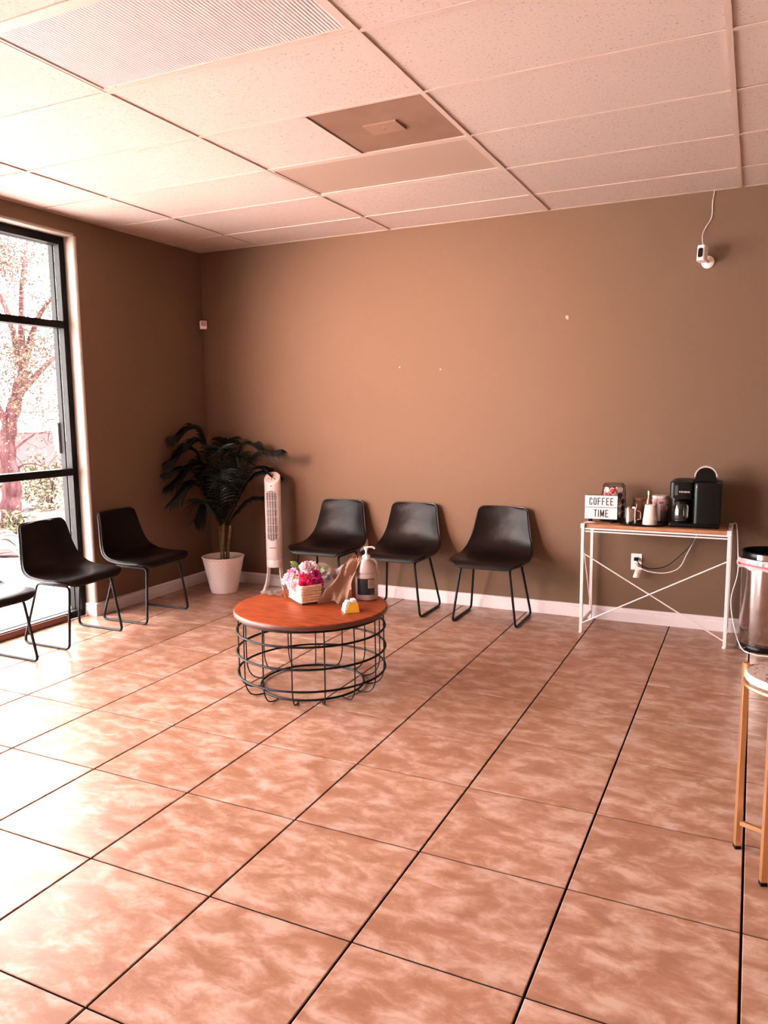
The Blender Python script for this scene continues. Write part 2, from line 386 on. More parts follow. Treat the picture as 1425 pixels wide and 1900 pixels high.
# header above the window with its rounded lower edge
hp = [(-0.25, H+0.3), (-0.25, WT), *rounded_corner(-r, WT+r, r, -PI/2, 0), (0.0, H+0.3)]
mb.prism(hp, JY, YF, lambda p, y: (p[0], y, p[1]))
wl = mb.build('wall_left', M['wall'], smooth=30); structure(wl, 'tan left wall with the window recess')
structure(MB().box(-0.25, 0.0, YF-0.2, -7.25, -0.12, WT).build('wall_left_far', M['wall'], smooth=0), 'left wall pier past the windows')
structure(MB().box(XR, XR+0.2, YF-0.2, 0.0, -0.12, H+0.3).build('wall_right', M['side_wall'], smooth=0), 'right wall')
structure(MB().box(-0.25, XR, YF-0.2, YF, -0.12, H+0.3).build('wall_front', M['dark_wall'], smooth=0), 'front wall behind the viewer')
structure(MB().box(-1.75, -0.25, YF-0.2, 0.2, 3.32, 3.48).build('added_sky_blocker', M['jamb'], smooth=0), 'added unseen flat slab above the window outside, blocking high sky light')  # added out of view to keep high sky light off the floor near the windows
# pale lining of the recess
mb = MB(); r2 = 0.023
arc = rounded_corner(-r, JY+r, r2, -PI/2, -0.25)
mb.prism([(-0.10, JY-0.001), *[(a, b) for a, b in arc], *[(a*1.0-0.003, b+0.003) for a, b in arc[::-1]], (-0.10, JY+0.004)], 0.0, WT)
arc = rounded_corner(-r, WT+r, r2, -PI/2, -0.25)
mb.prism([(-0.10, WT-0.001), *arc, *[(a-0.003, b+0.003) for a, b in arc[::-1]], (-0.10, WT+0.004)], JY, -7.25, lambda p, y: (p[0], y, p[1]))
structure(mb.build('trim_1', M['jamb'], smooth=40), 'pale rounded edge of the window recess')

# baseboards
BP = [(0, 0), (0.014, 0), (0.014, 0.066), (0.011, 0.070), (0.011, 0.076), (0.014, 0.079), (0.013, 0.086), (0.007, 0.094), (0, 0.097)]
structure(MB().prism(BP, 0.0, XR, lambda p, x: (x, -p[0], p[1])).build('baseboard_back', M['trim'], smooth=25), 'white moulded baseboard under the back wall')
structure(MB().prism(BP, -0.014, JY, lambda p, y: (p[0], y, p[1])).build('baseboard_left', M['trim'], smooth=25), 'white moulded baseboard under the left wall')
structure(MB().prism(BP, 0.014, -0.10, lambda p, x: (x, JY-p[0], p[1])).build('baseboard_recess', M['trim'], smooth=25), 'short white baseboard return inside the window recess')

# ------------------------------------------------------------------ ceiling
KX, KY, TX, TY = 4.25448, 0.44628, 1.2192, 0.6096
ce = structure(MB().box(-0.25, XR+0.2, YF-0.2, 0.2, H+0.10, H+0.3).build('ceiling', M['ceil_slab'], smooth=0), 'suspended grid ceiling of pale fissured panels')
xs = [KX+TX*k for k in range(-4, 3)]; xs = [x for x in xs if 0.02 < x < XR-0.02]
ys = [-KY-TY*k for k in range(0, 13)]; ys = [y for y in ys if y > YF+0.02]
bx = [0.0]+xs+[XR]; by = [0.0]+ys+[YF]
LIGHT1, LIGHT2, VENT = (2, 5), (2, 2), (2, 4)   # (column, row) cells, counted from the back left corner
CM = {}
def ctile(xa, xb, ya, yb):
    key = (round(xb-xa, 3), round(ya-yb, 3))
    if key not in CM:
        mb = MB().box(-key[0]/2+.004, key[0]/2-.004, -key[1]/2+.004, key[1]/2-.004, 0, 0.014, bev=0.003)
        me = bpy.data.meshes.new('ceiling_tile'); mb.bm.to_mesh(me); mb.bm.free(); me.materials.append(M['ceil_tile']); CM[key] = me
    o = link('ceiling_tile', CM[key], None, ce, ((xa+xb)/2, (ya+yb)/2, H+0.004+random.uniform(0, .0015)))
    o.rotation_euler = (random.uniform(-.0015, .0015), random.uniform(-.0008, .0008), 0)
cells = {}
for ci in range(len(bx)-1):
    for rj in range(len(by)-1):
        xa, xb, ya, yb = bx[ci], bx[ci+1], by[rj], by[rj+1]; cells[(ci, rj)] = (xa, xb, ya, yb)
XM = (xs.index(min(xs, key=lambda x: abs(x-1.816)))+1)   # column between the tees at 1.816 and 3.035
for (ci, rj), (xa, xb, ya, yb) in cells.items():
    if ci == XM and rj in (2, 5): continue
    if ci == XM and rj == 3:
        ctile(xa, (xa+xb)/2, ya, yb); continue
    ctile(xa, xb, ya, yb)
TW = 0.012
def tee_x(xa, xb, y, nm='cross_tee'):
    MB().box(xa+TW, xb-TW, y-TW*0.9, y+TW*0.9, H-0.001, H+0.003).box(xa+TW, xb-TW, y-.001, y+.001, H, H+0.03).build(nm, M['tee'], ce, smooth=0)
for x in xs:
    MB().box(x-TW, x+TW, YF, 0, H-0.0015, H+0.003).box(x-.001, x+.001, YF, 0, H, H+0.035).build('main_tee', M['tee'], ce, smooth=0)
for ci in range(len(bx)-1):
    for y in ys: tee_x(bx[ci], bx[ci+1], y)
xa, xb, ya, yb = cells[(XM, 3)]; xm = (xa+xb)/2
MB().box(xm-TW, xm+TW, yb+TW, ya-TW, H-0.001, H+0.003).build('cross_tee', M['tee'], ce, smooth=0)
MB().box(0, XR, -0.020, 0, H-0.001, H+0.002).build('wall_angle', M['tee'], ce, smooth=0)
MB().box(0, 0.020, YF, 0, H-0.001, H+0.002).build('wall_angle', M['tee'], ce, smooth=0)
def troffer(cell, label, lensmat):
    xa, xb, ya, yb = cells[cell]; cx, cy = (xa+xb)/2, (ya+yb)/2; hx, hy = (xb-xa)/2-.012, (ya-yb)/2-.012
    t = thing('ceiling_light', label, 'light', (cx, cy, H))
    MB().box(-hx+.012, hx-.012, -hy+.025, hy-.025, 0.004, 0.010).build('lens', lensmat, t, smooth=0)
    mb = MB()
    mb.box(-hx, hx, -hy, -hy+.028, 0.0, 0.008).box(-hx, hx, hy-.028, hy, 0.0, 0.008).box(-hx, -hx+.014, -hy+.028, hy-.028, 0.0, 0.008).box(hx-.014, hx, -hy+.028, hy-.028, 0.0, 0.008)
    mb.build('door_frame', M['tee'], t, smooth=0)
    MB().box(-hx, hx, -hy, hy, 0.012, 0.09).build('housing', M['shadow_gap'], t, smooth=0)
    MB().box(-hx+.05, -hx+.08, hy-.030, hy-.022, -0.003, 0.001).build('latch', M['tee'], t, smooth=0)
troffer((XM, 5), 'large ribbed light panel nearest the viewer, pale pinkish lens, at upper left of ceiling', M['lens'])
troffer((XM, 2), 'dull unlit tan ceiling light panel just behind the brown square vent', M['lens_dull'])
xa, xb, ya, yb = cells[(XM, 3)]
cx, cy = (xm+xb)/2, (ya+yb)/2; hx = (xb-xm)/2-.010; hy = (ya-yb)/2-.010
v = thing('air_vent', 'brown square ceiling vent panel with a small raised plate in its middle', 'vent', (cx, cy, H))
MB().box(-hx, hx, -hy, hy, 0.004, 0.016, bev=.002).build('panel', M['vent'], v, smooth=0)
p = MB().prism([(-.088, -.064), (.088, -.064), (.088, .064), (-.088, .064)], -0.004, 0.004).build('cover_plate', M['vent_plate'], v, smooth=0)
p.location = (-.02, .0, 0)
MB().lathe([(0.006, -0.004), (0.006, 0)], 10, (0, 0, -0.003)).build('screw', M['chrome'], p)

# ------------------------------------------------------------------ windows (storefront glazing on the left wall)
def bay(k):
    ya = JY - 1.46*k; yb = ya - 1.46          # ya nearer the back wall
    wn = bpy.data.objects.new('window_%d' % (k+1), None); COL.objects.link(wn); wn.empty_display_size = .1
    structure(wn, 'tall black-framed storefront window bay with three stacked panes')
    X0, X1, XG = -0.215, -0.100, -0.160
    f = M['frame']
    def bar(nm, y0, y1, z0, z1, m=f):
        mb = MB().box(XG+.012, X1, y0, y1, z0, z1, bev=.0015).box(X0, XG-.012, y0+.004, y1-.004, z0+.003, z1-.003).box(XG-.012, XG+.012, y0+.010, y1-.010, z0+.006, z1-.006)
        mb.build(nm, m, wn, smooth=0)
    bar('jamb', ya-.048, ya, 0.0, WT)
    if k == 3: bar('jamb', yb, yb+.048, 0.0, WT)
    yl, yh = (yb if k < 3 else yb+.048), ya-.048
    bar('head_rail', yl, yh, WT-.055, WT)
    bar('mid_rail', yl, yh, 2.118, 2.168); bar('mid_rail', yl, yh, 1.060, 1.112)
    bar('bottom_rail', yl, yh, 0.0, 0.052)
    for z0, z1 in ((.046, 1.066), (1.106, 2.124), (2.162, WT-.049)):
        MB().box(XG-.003, XG+.003, yl-.008, yh+.008, z0, z1).build('glass_pane', M['pane'], wn, smooth=0)
    if k == 0:
        MB().box(-0.099, -0.084, yl, ya-.19, -0.001, 0.046, bev=.003).build('glare_strip', M['rail_glare'], wn, smooth=0)  # glare on the bottom rail, painted as a reddish strip in front of it
        MB().prism(fillet([(-.212, 1.20, 0), (-.212, 1.46, 0), (-.272, 1.43, 0), (-.262, 1.27, 0)], .02), 0, 1, lambda p, t: (p[0], ya-.060+t*.016, p[1])).build('pull_handle', M['handle_grey'], wn)
for k in range(4): bay(k)

# ------------------------------------------------------------------ outdoors
structure(MB().box(-2.7, -0.20, -12, 9, -0.20, -0.03).build('ground_walkway', M['concrete'], smooth=0), 'pale concrete walkway outside the window')
structure(MB().box(-40, -2.7, -30, 40, -0.25, -0.05).build('ground_bed', M['concrete'], smooth=0), 'ground outside')
KD = Vector((0.914, 0.406, 0)); KN = Vector((-0.406, 0.914, 0))
def orient(base): return Matrix(((KD.x, KN.x, 0, base[0]), (KD.y, KN.y, 0, base[1]), (0, 0, 1, base[2]), (0, 0, 0, 1)))
mb = MB().box(-7, 3.2, 0.0, 0.16, -0.05, 0.07, bev=.015); mb.xf(orient((-3.35, 0.45, 0)))
structure(mb.build('ground_kerb', M['concrete'], smooth=0), 'white concrete kerb outside')
mb = MB().box(-7, 3.2, -0.42, -0.01, -0.05, -0.022); mb.xf(orient((-3.35, 0.45, 0)))
structure(mb.build('ground_red_strip', M['kerb_red'], smooth=0), 'reddish painted strip in front of the kerb')
mb = MB().box(-9, 3.2, 0.16, 6.5, -0.06, 0.03); mb.xf(orient((-3.35, 0.45, 0)))
structure(mb.build('ground_soil', M['red_soil'], smooth=0), 'reddish planting bed outside')
mb = MB().box(-9, 5.0, 0, 0.2, -0.1, 1.14); mb.xf(orient((-7.6, 6.2, 0)))
gw = structure(mb.build('garden_wall', M['stucco'], smooth=0), 'low pink stucco garden wall across the planting bed')
mb = MB().box(-9, 5.0, -0.04, 0.24, 1.14, 1.20, bev=.01); mb.xf(orient((-7.6, 6.2, 0)))
mb.build('wall_cap', M['concrete'], gw, smooth=0)
fe = thing('metal_railing', 'thin grey metal railing on top of the pink garden wall outside', 'fence', (-7.6, 6.2, 1.2))
fe.rotation_euler = (0, 0, math.atan2(KD.y, KD.x))
for zz in (0.06, 0.20, 0.36): MB().box(-9, 5, .085, .115, zz-.012, zz+.012).build('rail', M['rail'], fe, smooth=0)
for k in range(24):
    x = -9+k*.6; MB().box(x-.018, x+.018, .082, .118, 0, 0.40).build('post', M['rail'], fe, smooth=0)

tr = thing('tree', 'pale pink-barked tree with yellowish leaves outside the window', 'tree', (-4.5, 1.52, 0.03))
tp = [(0, -.02, -.03), (.0, .0, .3), (.01, .03, .6), (-.02, .02, .95), (0, .06, 1.3), (.02, .20, 1.72), (.03, .33, 2.05)]
MB().tube(bez(tp, 5), .1, 12, radii=[.135-.06*i/30+.012*math.sin(i*1.7) for i in range(31)]).build('trunk', M['bark'], tr)
brs = []
for k, (st, tip) in enumerate([((0, .33, 2.05), (.5, .95, 3.4)), ((0, .33, 2.05), (-.6, .2, 3.6)), ((0, .2, 1.72), (.2, 1.1, 2.5)), ((0, .05, 1.3), (-.3, -.35, 2.6)), ((0, .33, 2.05), (.1, .5, 3.9)), ((-.02, .02, .95), (.15, .75, 1.25)), ((0, .06, 1.2), (-.8, .8, 2.2)), ((0, .03, .7), (.1, .55, .75))]):
    a, b = Vector(st), Vector(tip); mid = (a+b)/2 + Vector((.12*math.sin(k*2.1), -.16*math.cos(k*1.7), .10))
    big = k < 5
    pts = bez([a, mid, b], 5); MB().tube(pts, .04, 7, radii=[(.055 if big else .020)*(1-.85*i/10) for i in range(11)]).build('branch', M['bark'], tr)
    brs.append(pts)
def leaves(n, region, size, rnd):
    mb = MB()
    for _ in range(n):
        c = region(rnd); d = Vector((rnd.gauss(0, 1), rnd.gauss(0, 1), rnd.gauss(-.3, .7))).normalized(); s = d.orthogonal().normalized()
        s = (Matrix.Rotation(rnd.uniform(0, PI), 3, d) @ s); L_ = size*rnd.uniform(.6, 1.4)
        a, b, e, f_ = c, c+d*L_*.5+s*L_*.16, c+d*L_, c+d*L_*.5-s*L_*.16
        mb.bm.faces.new([mb.bm.verts.new(p) for p in (a, b, e, f_)])
    return mb
rnd = random.Random(3)
cl = [(Vector((rnd.uniform(-1.2, 1.2), rnd.uniform(-.6, 1.5), rnd.uniform(1.2, 4.0))), rnd.uniform(.25, .6)) for _ in range(70)]
def crown(r_):
    c, rr = r_.choice(cl); return c + Vector((r_.gauss(0, .5), r_.gauss(0, .5), r_.gauss(0, .45)))*rr
fo = leaves(28000, crown, .05, rnd).build('foliage', M['leafy'], tr, smooth=0, recalc=False); fo['kind'] = 'stuff'
mb = MB()
for _ in range(650):
    p = crown(rnd); q = p+Vector((rnd.uniform(-.4, .4), rnd.uniform(-.4, .4), rnd.uniform(-.35, .15)))
    mb.tube([p, (p+q)/2+Vector((0, 0, .05)), q], .0045, 4)
tw = mb.build('twigs', M['bark'], tr); tw['kind'] = 'stuff'
def shrub(nm, label, loc, h, rad, n, m):
    t = thing(nm, label, 'shrub', loc); r_ = random.Random(int(abs(loc[0])*100))
    o = leaves(n, lambda q: Vector((q.gauss(0, rad*.5), q.gauss(0, rad*.5), abs(q.gauss(h*.45, h*.3)))), .09, r_).build('foliage', m, t, smooth=0, recalc=False); o['kind'] = 'stuff'
    mb = MB()
    for k in range(7):
        a = k*.9; mb.tube([(0, 0, 0), (rad*.3*math.cos(a), rad*.3*math.sin(a), h*.5), (rad*.55*math.cos(a), rad*.55*math.sin(a), h*.85)], .007, 5)
    mb.build('stem', M['bark'], t)
shrub('shrub', 'yellowish low shrub right of the tree trunk outside', (-5.6, 3.1, .03), .9, .40, 900, M['grassy'])
shrub('shrub', 'yellowish low plants at the left foot of the tree trunk outside', (-3.95, 1.12, .03), .25, .16, 300, M['grassy'])
shrub('shrub', 'distant yellowish bush in front of the pink garden wall', (-7.4, 4.2, .03), .6, .55, 700, M['grassy'])
# pale spiky plant at the left edge of the glass
ag = thing('spiky_plant', 'pale spiky plant at the very left edge of the window glass outside', 'plant', (-3.02, -0.10, -.03))
for k in range(13):
    a = 2*PI*k/13+.2; el = .35+.5*((k*5) % 3)/2; c_, s_ = math.cos(a), math.sin(a); L_ = .50
    def lf(uu, vv, c_=c_, s_=s_, el=el):
        r_ = .05+L_*vv*math.cos(el)*1.0; z = .02+L_*vv*math.sin(el)+.10*math.sin(PI*vv)-.14*vv*vv; ww = .055*math.sin(PI*(.25+.74*vv))*(uu*2-1)
        return Vector((r_*c_-ww*s_, r_*s_+ww*c_, max(.012, z+.5*abs(ww))))
    MB().grid(lf, 5, 9, th=.006).build('leaf', M['stucco'], ag)

# ------------------------------------------------------------------ chairs
def make_chair(label, group):
    t = thing('accent_chair', label, 'chair', (0, 0, 0), 0, group)
    # side profile y (forward), z; half width; lift of the side edges towards the sitter
    pr = [(.232, .412, .225, .0), (.220, .432, .245, .0), (.175, .440, .262, .004), (.06, .433, .266, .010), (-.05, .430, .264, .020), (-.125, .441, .259, .030), (-.185, .474, .249, .038), (-.224, .530, .234, .042), (-.247, .61, .216, .041), (-.259, .70, .200, .034), (-.265, .755, .190, .026), (-.268, .790, .184, .022)]
    P4 = bez([Vector((a, b, c, d)).to_3d() for a, b, c, d in pr], 4)
    Q4 = bez([Vector((d, 0, 0)) for a, b, c, d in pr], 4)
    n = len(P4); Ls = [0]
    for i in range(1, n): Ls.append(Ls[-1] + math.hypot(P4[i].x-P4[i-1].x, P4[i].y-P4[i-1].y))
    TG = []
    for i in range(n):
        d_ = P4[min(n-1, i+2)]-P4[max(0, i-2)]; TG.append(Vector((d_.x, d_.y)).normalized())
    tot = Ls[-1]; NU = 15; rows = []
    # finer rows near both ends so that the rounded corners come out
    st = [0, .004, .010, .02, .035, .05] ; smp = st + [0.07+(tot-.14)*k/40 for k in range(41)] + [tot-s_ for s_ in st[::-1]]
    def at(s_):
        i = 0
        while i < n-2 and Ls[i+1] < s_: i += 1
        u = (s_-Ls[i])/max(1e-9, Ls[i+1]-Ls[i]); a = P4[i].lerp(P4[i+1], u); q = Q4[i].lerp(Q4[i+1], u)
        return a, q.x, TG[i].lerp(TG[i+1], u).normalized()
    mb = MB(); V = []
    for s_ in smp:
        a, lift, tg = at(s_); wd = a.z; nr = Vector((tg.y, -tg.x))
        for d_, rr in ((s_, .07), (tot-s_, .036)):
            if d_ < rr: wd = wd - rr + math.sqrt(max(0, rr*rr-(rr-d_)**2))
        row = []
        for k in range(NU):
            u = -1+2*k/(NU-1); u = math.copysign(abs(u)**.85, u); off = lift*abs(u)**2.4
            row.append(mb.bm.verts.new((u*wd, a.x+nr.x*off, a.y+nr.y*off)))
        V.append(row)
    fs = [mb.bm.faces.new((V[i][k], V[i][k+1], V[i+1][k+1], V[i+1][k])) for i in range(len(V)-1) for k in range(NU-1)]
    rim = [v.co.copy() for v in V[0]] + [V[i][-1].co.copy() for i in range(1, len(V))] + [v.co.copy() for v in V[-1][-2::-1]] + [V[i][0].co.copy() for i in range(len(V)-2, 0, -1)]
    bmesh.ops.recalc_face_normals(mb.bm, faces=fs)
    mb.bm.normal_update()
    bmesh.ops.solidify(mb.bm, geom=fs, thickness=.016)
    sh = mb.build('bucket_seat', M['leather'], t, smooth=60)
    c0 = Vector((0, 0, .55))
    MB().tube([p+Vector((0, 0, -.002)) for p in rim], .0055, 6, closed=True).build('piping', M['seam'], t)
    for s_ in (-1, 1):
        lp = fillet([(s_*.232, .205, .008), (s_*.178, .178, .402), (s_*.178, -.112, .402), (s_*.232, -.205, .008)], .035, 5)
        MB().tube(lp, .0088, 8, closed=True).build('side_frame', M['black_metal'], t)
    for y in (.13, -.08): MB().tube([(-.178, y, .402), (.178, y, .402)], .007, 8).build('cross_bar', M['black_metal'], t)
    return t
GR1 = None
chair0 = make_chair('dark leather bucket chair nearest the left wall corner, left of the potted palm', GR1)
chair0.location = (0.327, -1.215, 0); chair0.rotation_euler = (0, 0, -PI/2+.03)
for (x, y, rz, lb) in [(0.290, -1.870, -PI/2, 'dark leather bucket chair in front of the window glass with reddish sheen'),
                       (0.300, -2.585, -PI/2, 'dark leather chair cut off by left edge, only seat front and one leg frame visible'),
                       (1.395, -0.296, PI, 'dark leather bucket chair on back wall behind the flowers, nearest the white fan'),
                       (2.030, -0.296, PI, 'dark leather bucket chair on back wall, middle one, behind the pump jug'),
                       (2.745, -0.296, PI, 'dark leather bucket chair on back wall, nearest the coffee console')]:
    c = copy_tree(chair0); c.location = (x, y, 0); c.rotation_euler = (0, 0, rz); c['label'] = lb

# ------------------------------------------------------------------ coffee table
CT = (2.24, -1.99)
t = thing('coffee_table', 'round coffee table with reddish wood top on black wire drum cage', 'table', (*CT, 0))
MB().lathe([(.400, .418), (.418, .422), (.421, .428), (.421, .442), (.417, .448), (.410, .450)], 72).build('tabletop', M['table_wood'], t, smooth=35)
MB().lathe([(.4215, .4225), (.4228, .426), (.4228, .439), (.4215, .443)], 72, capb=False, capt=False).build('edge_band', M['table_rim'], t)
def ring(rad, z, r_, nm):
    MB().tube([(rad*math.cos(2*PI*k/64), rad*math.sin(2*PI*k/64), z) for k in range(64)], r_, 8, closed=True).build(nm, M['black_metal'], t)
ring(.398, .409, .006, 'hoop'); ring(.407, .333, .0062, 'hoop'); ring(.409, .217, .0062, 'hoop'); ring(.407, .100, .0062, 'hoop'); ring(.285, .0105, .0065, 'base_ring')
for k in range(15):
    a = math.radians(24*k-2); c_, s_ = math.cos(a), math.sin(a)
    pts = [(.398, .412), (.400, .30), (.400, .14), (.398, .085), (.388, .045), (.366, .016), (.335, .0055), (.30, .0045), (.285, .0065)]
    MB().tube([(p.x*c_, p.x*s_, p.y) for p in bez([Vector((a_, b_, 0)) for a_, b_ in pts], 3)], .0036, 6).build('wire', M['black_metal'], t)

# things on the coffee table
TZ = 0.4505
th = math.radians(37); u = Vector((-math.cos(th), math.sin(th), 0)); v_ = Vector((math.sin(th), math.cos(th), 0)); fc = Vector((2.205, -2.034, TZ))
def local_frame(c): return Matrix(((u.x, v_.x, 0, c.x), (u.y, v_.y, 0, c.y), (0, 0, 1, c.z), (0, 0, 0, 1)))
fb = thing('flower_planter', 'woven white box of pink and magenta artificial peonies on the coffee table', 'flowers', tuple(fc + u*.095 + v_*.062))
fb.rotation_euler = (0, 0, math.atan2(u.y, u.x))   # local x runs along u, local y runs along -v
A_, B_ = .095, .062
mb = MB().box(-A_+.008, A_-.008, -B_+.008, B_-.008, 0, .012)
mb.build('foot', M['shadow_gap'], fb, smooth=0)
mb = MB()
for k in range(12):   # rope courses, each its own bulge
    z = .012+k*.0079; o_ = .0012*((k % 2)*2-1)
    pts = fillet([(-A_+o_, -B_+o_, z+.004), (A_-o_, -B_+o_, z+.004), (A_-o_, B_-o_, z+.004), (-A_+o_, B_-o_, z+.004)], .016, 4)
    mb.tube(pts, .0047, 6, closed=True)
mb.build('rope_weave', M['weave'], fb)
MB().box(-A_+.003, A_-.003, -B_+.003, B_-.003, .012, .100, bev=.012, seg=3).build('box', M['weave'], fb)
w2f = (Matrix.Translation(fb.location) @ Matrix.Rotation(fb.rotation_euler.z, 4, 'Z')).inverted()
def peony(c, R, cols, seed, face=Vector((.5, -.8, .45))):
    r_ = random.Random(seed); f = face.normalized(); mb = MB()
    nl = 5
    for ly in range(nl):
        npt = 5+ly*2; rad = R*(.18+.82*ly/(nl-1)); tilt = .25+1.15*ly/(nl-1)
        for k in range(npt):
            a = 2*PI*k/npt+ly*.6+r_.uniform(-.15, .15); s1 = f.orthogonal().normalized(); s2 = f.cross(s1)
            out = math.cos(a)*s1+math.sin(a)*s2; side = f.cross(out)
            wd = rad*math.sin(PI/npt)*1.9+.004; hh = R*(.62+.2*r_.random())*(1.0 if ly < 3 else .9)
            def pf(uu, vv, out=out, side=side, wd=wd, hh=hh, tilt=tilt, rad=rad):
                ang = tilt*vv; x = (uu-.5)*2; ww = wd*math.sin(PI*min(1, .25+.75*vv)*.62)*(1-.35*max(0, vv-.75)/.25)
                rip = .006*math.sin(x*4+seed)*vv
                return c + out*(rad*.35+hh*math.sin(ang)+.10*R*x*x*0-0.35*ww*x*x*.5) + f*(-.25*R+hh*math.cos(ang)*vv+rip) + side*(x*ww*.6)
            mb.grid(pf, 5, 5)
    return mb
heads = [((2.182, -1.90, .640), .058, 'petal_pale', 'petal_pink'), ((2.080, -1.910, .602), .052, 'petal_lav', 'x'), ((2.055, -1.930, .575), .046, 'petal_pale', 'x'), ((2.095, -1.955, .555), .040, 'petal_pale', 'x'),
         ((2.150, -1.985, .548), .042, 'petal_pale', 'x'), ((2.190, -1.945, .592), .048, 'petal_hot', 'x'), ((2.200, -1.975, .560), .042, 'petal_hot', 'x'), ((2.235, -1.915, .605), .034, 'petal_magenta', 'x'), ((2.248, -1.915, .566), .038, 'petal_magenta', 'x'), ((2.215, -1.935, .545), .036, 'petal_hot', 'x'), ((2.14, -1.90, .61), .040, 'petal_pink', 'x'), ((2.185, -1.925, .615), .040, 'petal_pink', 'x')]
NM = {'petal_pale': 'pale pink peony head', 'petal_lav': 'lavender pink peony head', 'petal_hot': 'hot pink peony head', 'petal_magenta': 'magenta rose head', 'petal_pink': 'mid pink peony head'}
for k, (c, R, m, _) in enumerate(heads):
    cw = Vector(c); out = cw-Vector((2.17, -1.93, .52)); fdir = out.normalized()+Vector((.45, -.6, .25))
    mb = peony(cw, R, m, k+1, fdir); mb.xf(w2f); o = mb.build('flower_head', M[m], fb, smooth=80, recalc=False); o['label'] = NM[m]
mb = MB()
for k in range(26):
    r_ = random.Random(k); p = Vector((2.125, -1.965, .592)) + Vector((r_.gauss(0, .013), r_.gauss(0, .010), r_.gauss(0, .014))); mb.ball(p, .0042, 6, 4)
mb.xf(w2f); o = mb.build('berries', M['berry'], fb); o['kind'] = 'stuff'
for (a, b, wd) in [((2.12, -1.91, .63), (2.055, -1.90, .665), .014), ((2.13, -1.92, .62), (2.075, -1.93, .650), .012), ((2.24, -1.89, .62), (2.290, -1.87, .648), .014), ((2.24, -1.90, .61), (2.285, -1.90, .632), .012), ((2.10, -1.95, .58), (2.13, -1.98, .60), .010)]:
    a, b = Vector(a), Vector(b); d = b-a; sd_ = d.cross(Vector((.4, -.7, .5))).normalized()
    mb = MB().grid(lambda uu, vv: a + d*vv + sd_*((uu-.5)*2*wd*math.sin(PI*min(.97, vv*.9+.08))) + Vector((0, 0, .008*math.sin(PI*vv) - .004*abs(uu-.5))), 5, 8, th=.0012)
    mb.xf(w2f); mb.build('leaf', M['flower_leaf'], fb)

# sheer ribbon lying left of the planter
rb = thing('ribbon_bow', 'flat sheer ribbon bow lying on the table left of the flower box', 'ribbon', (1.955, -1.865, TZ))
def rib(uu, vv): return Vector((-.105+vv*.13, -.015+(uu-.5)*(.10*(1-vv)**.7+.016)+.06*(1-vv)*.4, .003+.010*math.sin(vv*7+uu*5)**2*(1-.3*vv)))
MB().grid(rib, 8, 14, th=.0006).build('loop', M['ribbon'], rb)
for (a, b) in [((.02, -.005, .010), (.075, -.055, .004)), ((.02, -.005, .010), (.055, -.07, .004)), ((.02, 0, .012), (.01, .05, .045)), ((.02, 0, .01), (-.03, -.075, .004))]:
    a, b = Vector(a), Vector(b); MB().tube([a, (a+b)/2+Vector((0, 0, .012)), b], .0022, 5).build('tail', M['ribbon'], rb)

# crumpled organza bag right of the flowers, kraft paper bag, card box
def crumple(seed, amp):
    r_ = random.Random(seed); ph = [r_.uniform(0, 6.28) for _ in range(8)]
    return lambda a, b: amp*(math.sin(5*a+ph[0]+3*b)+.7*math.sin(9*b+ph[1]-4*a)+.5*math.sin(13*a+ph[2]+8*b)+.3*math.sin(21*b+ph[3]+17*a))
# the pouch is an upright crumpled tube, its gathered mouth leaning back
og = thing('organza_pouch', 'translucent crumpled organza pouch between the flowers and the kraft paper', 'pouch', (2.262, -1.800, TZ+.001))
cr = crumple(2, .011)
def pouch(uu, vv):
    a = 2*PI*uu; rr = .055*(1+.25*math.cos(2*a))*(1-.55*math.sin(PI*min(1, vv*.8))**3*.6)*(1+.55*max(0, vv-.72)); k = cr(a*.6, vv*2)
    k *= math.sin(PI*uu)**.5 if 0 < uu < 1 else 0
    return Vector(((rr+k)*1.25*math.cos(a)-.015*vv, (rr+k)*.75*math.sin(a)+.03*vv, .002+vv*(.165+.02*math.sin(3*a)*vv)))
MB().grid(pouch, 33, 16, th=.0006).build('body', M['organza'], og, smooth=35)
MB().tube(bez([(.0, -.02, .12), (.03, -.035, .165), (.055, -.03, .175), (.07, -.035, .145)], 5), .0028, 6).build('drawstring', M['organza'], og)
MB().tube(bez([(-.03, -.03, .10), (.0, -.045, .14), (.035, -.045, .10), (.05, -.05, .085)], 5), .003, 6).build('drawstring', M['organza'], og)
kb = thing('kraft_paper', 'crumpled brown kraft paper sheet standing beside the pump jug', 'paper', (2.35, -1.80, TZ))
cr2 = crumple(5, .011)
def kraft(uu, vv):
    # vv: from the foot at lower left to the peak at upper right; uu: across the sheet
    x = -.012 + .075*vv + (uu-.5)*(.135-.085*vv); y = -.155 + .195*vv + .03*uu - .02*math.sin(PI*vv) + .030*math.sin(PI*uu)*(1-.5*vv)
    z = .004 + .235*vv + (uu-.5)*(-.03) + cr2(uu*1.3, vv*1.5)*.8
    return Vector((x, y + cr2(vv, uu)*1.3, max(.003, z)))
MB().grid(kraft, 16, 22, th=.0012).build('sheet', M['paper'], kb, smooth=28)
cb = thing('card_box', 'plain small brown card box standing behind the jug and kraft paper', 'box', (2.375, -1.690, TZ+.0005), .35)
MB().box(-.035, .035, -.022, .022, 0, .135, bev=.002).build('body', M['card'], cb, smooth=0)
MB().box(-.034, .034, -.021, .021, .1345, .137).build('lid_flap', M['paper'], cb, smooth=0)

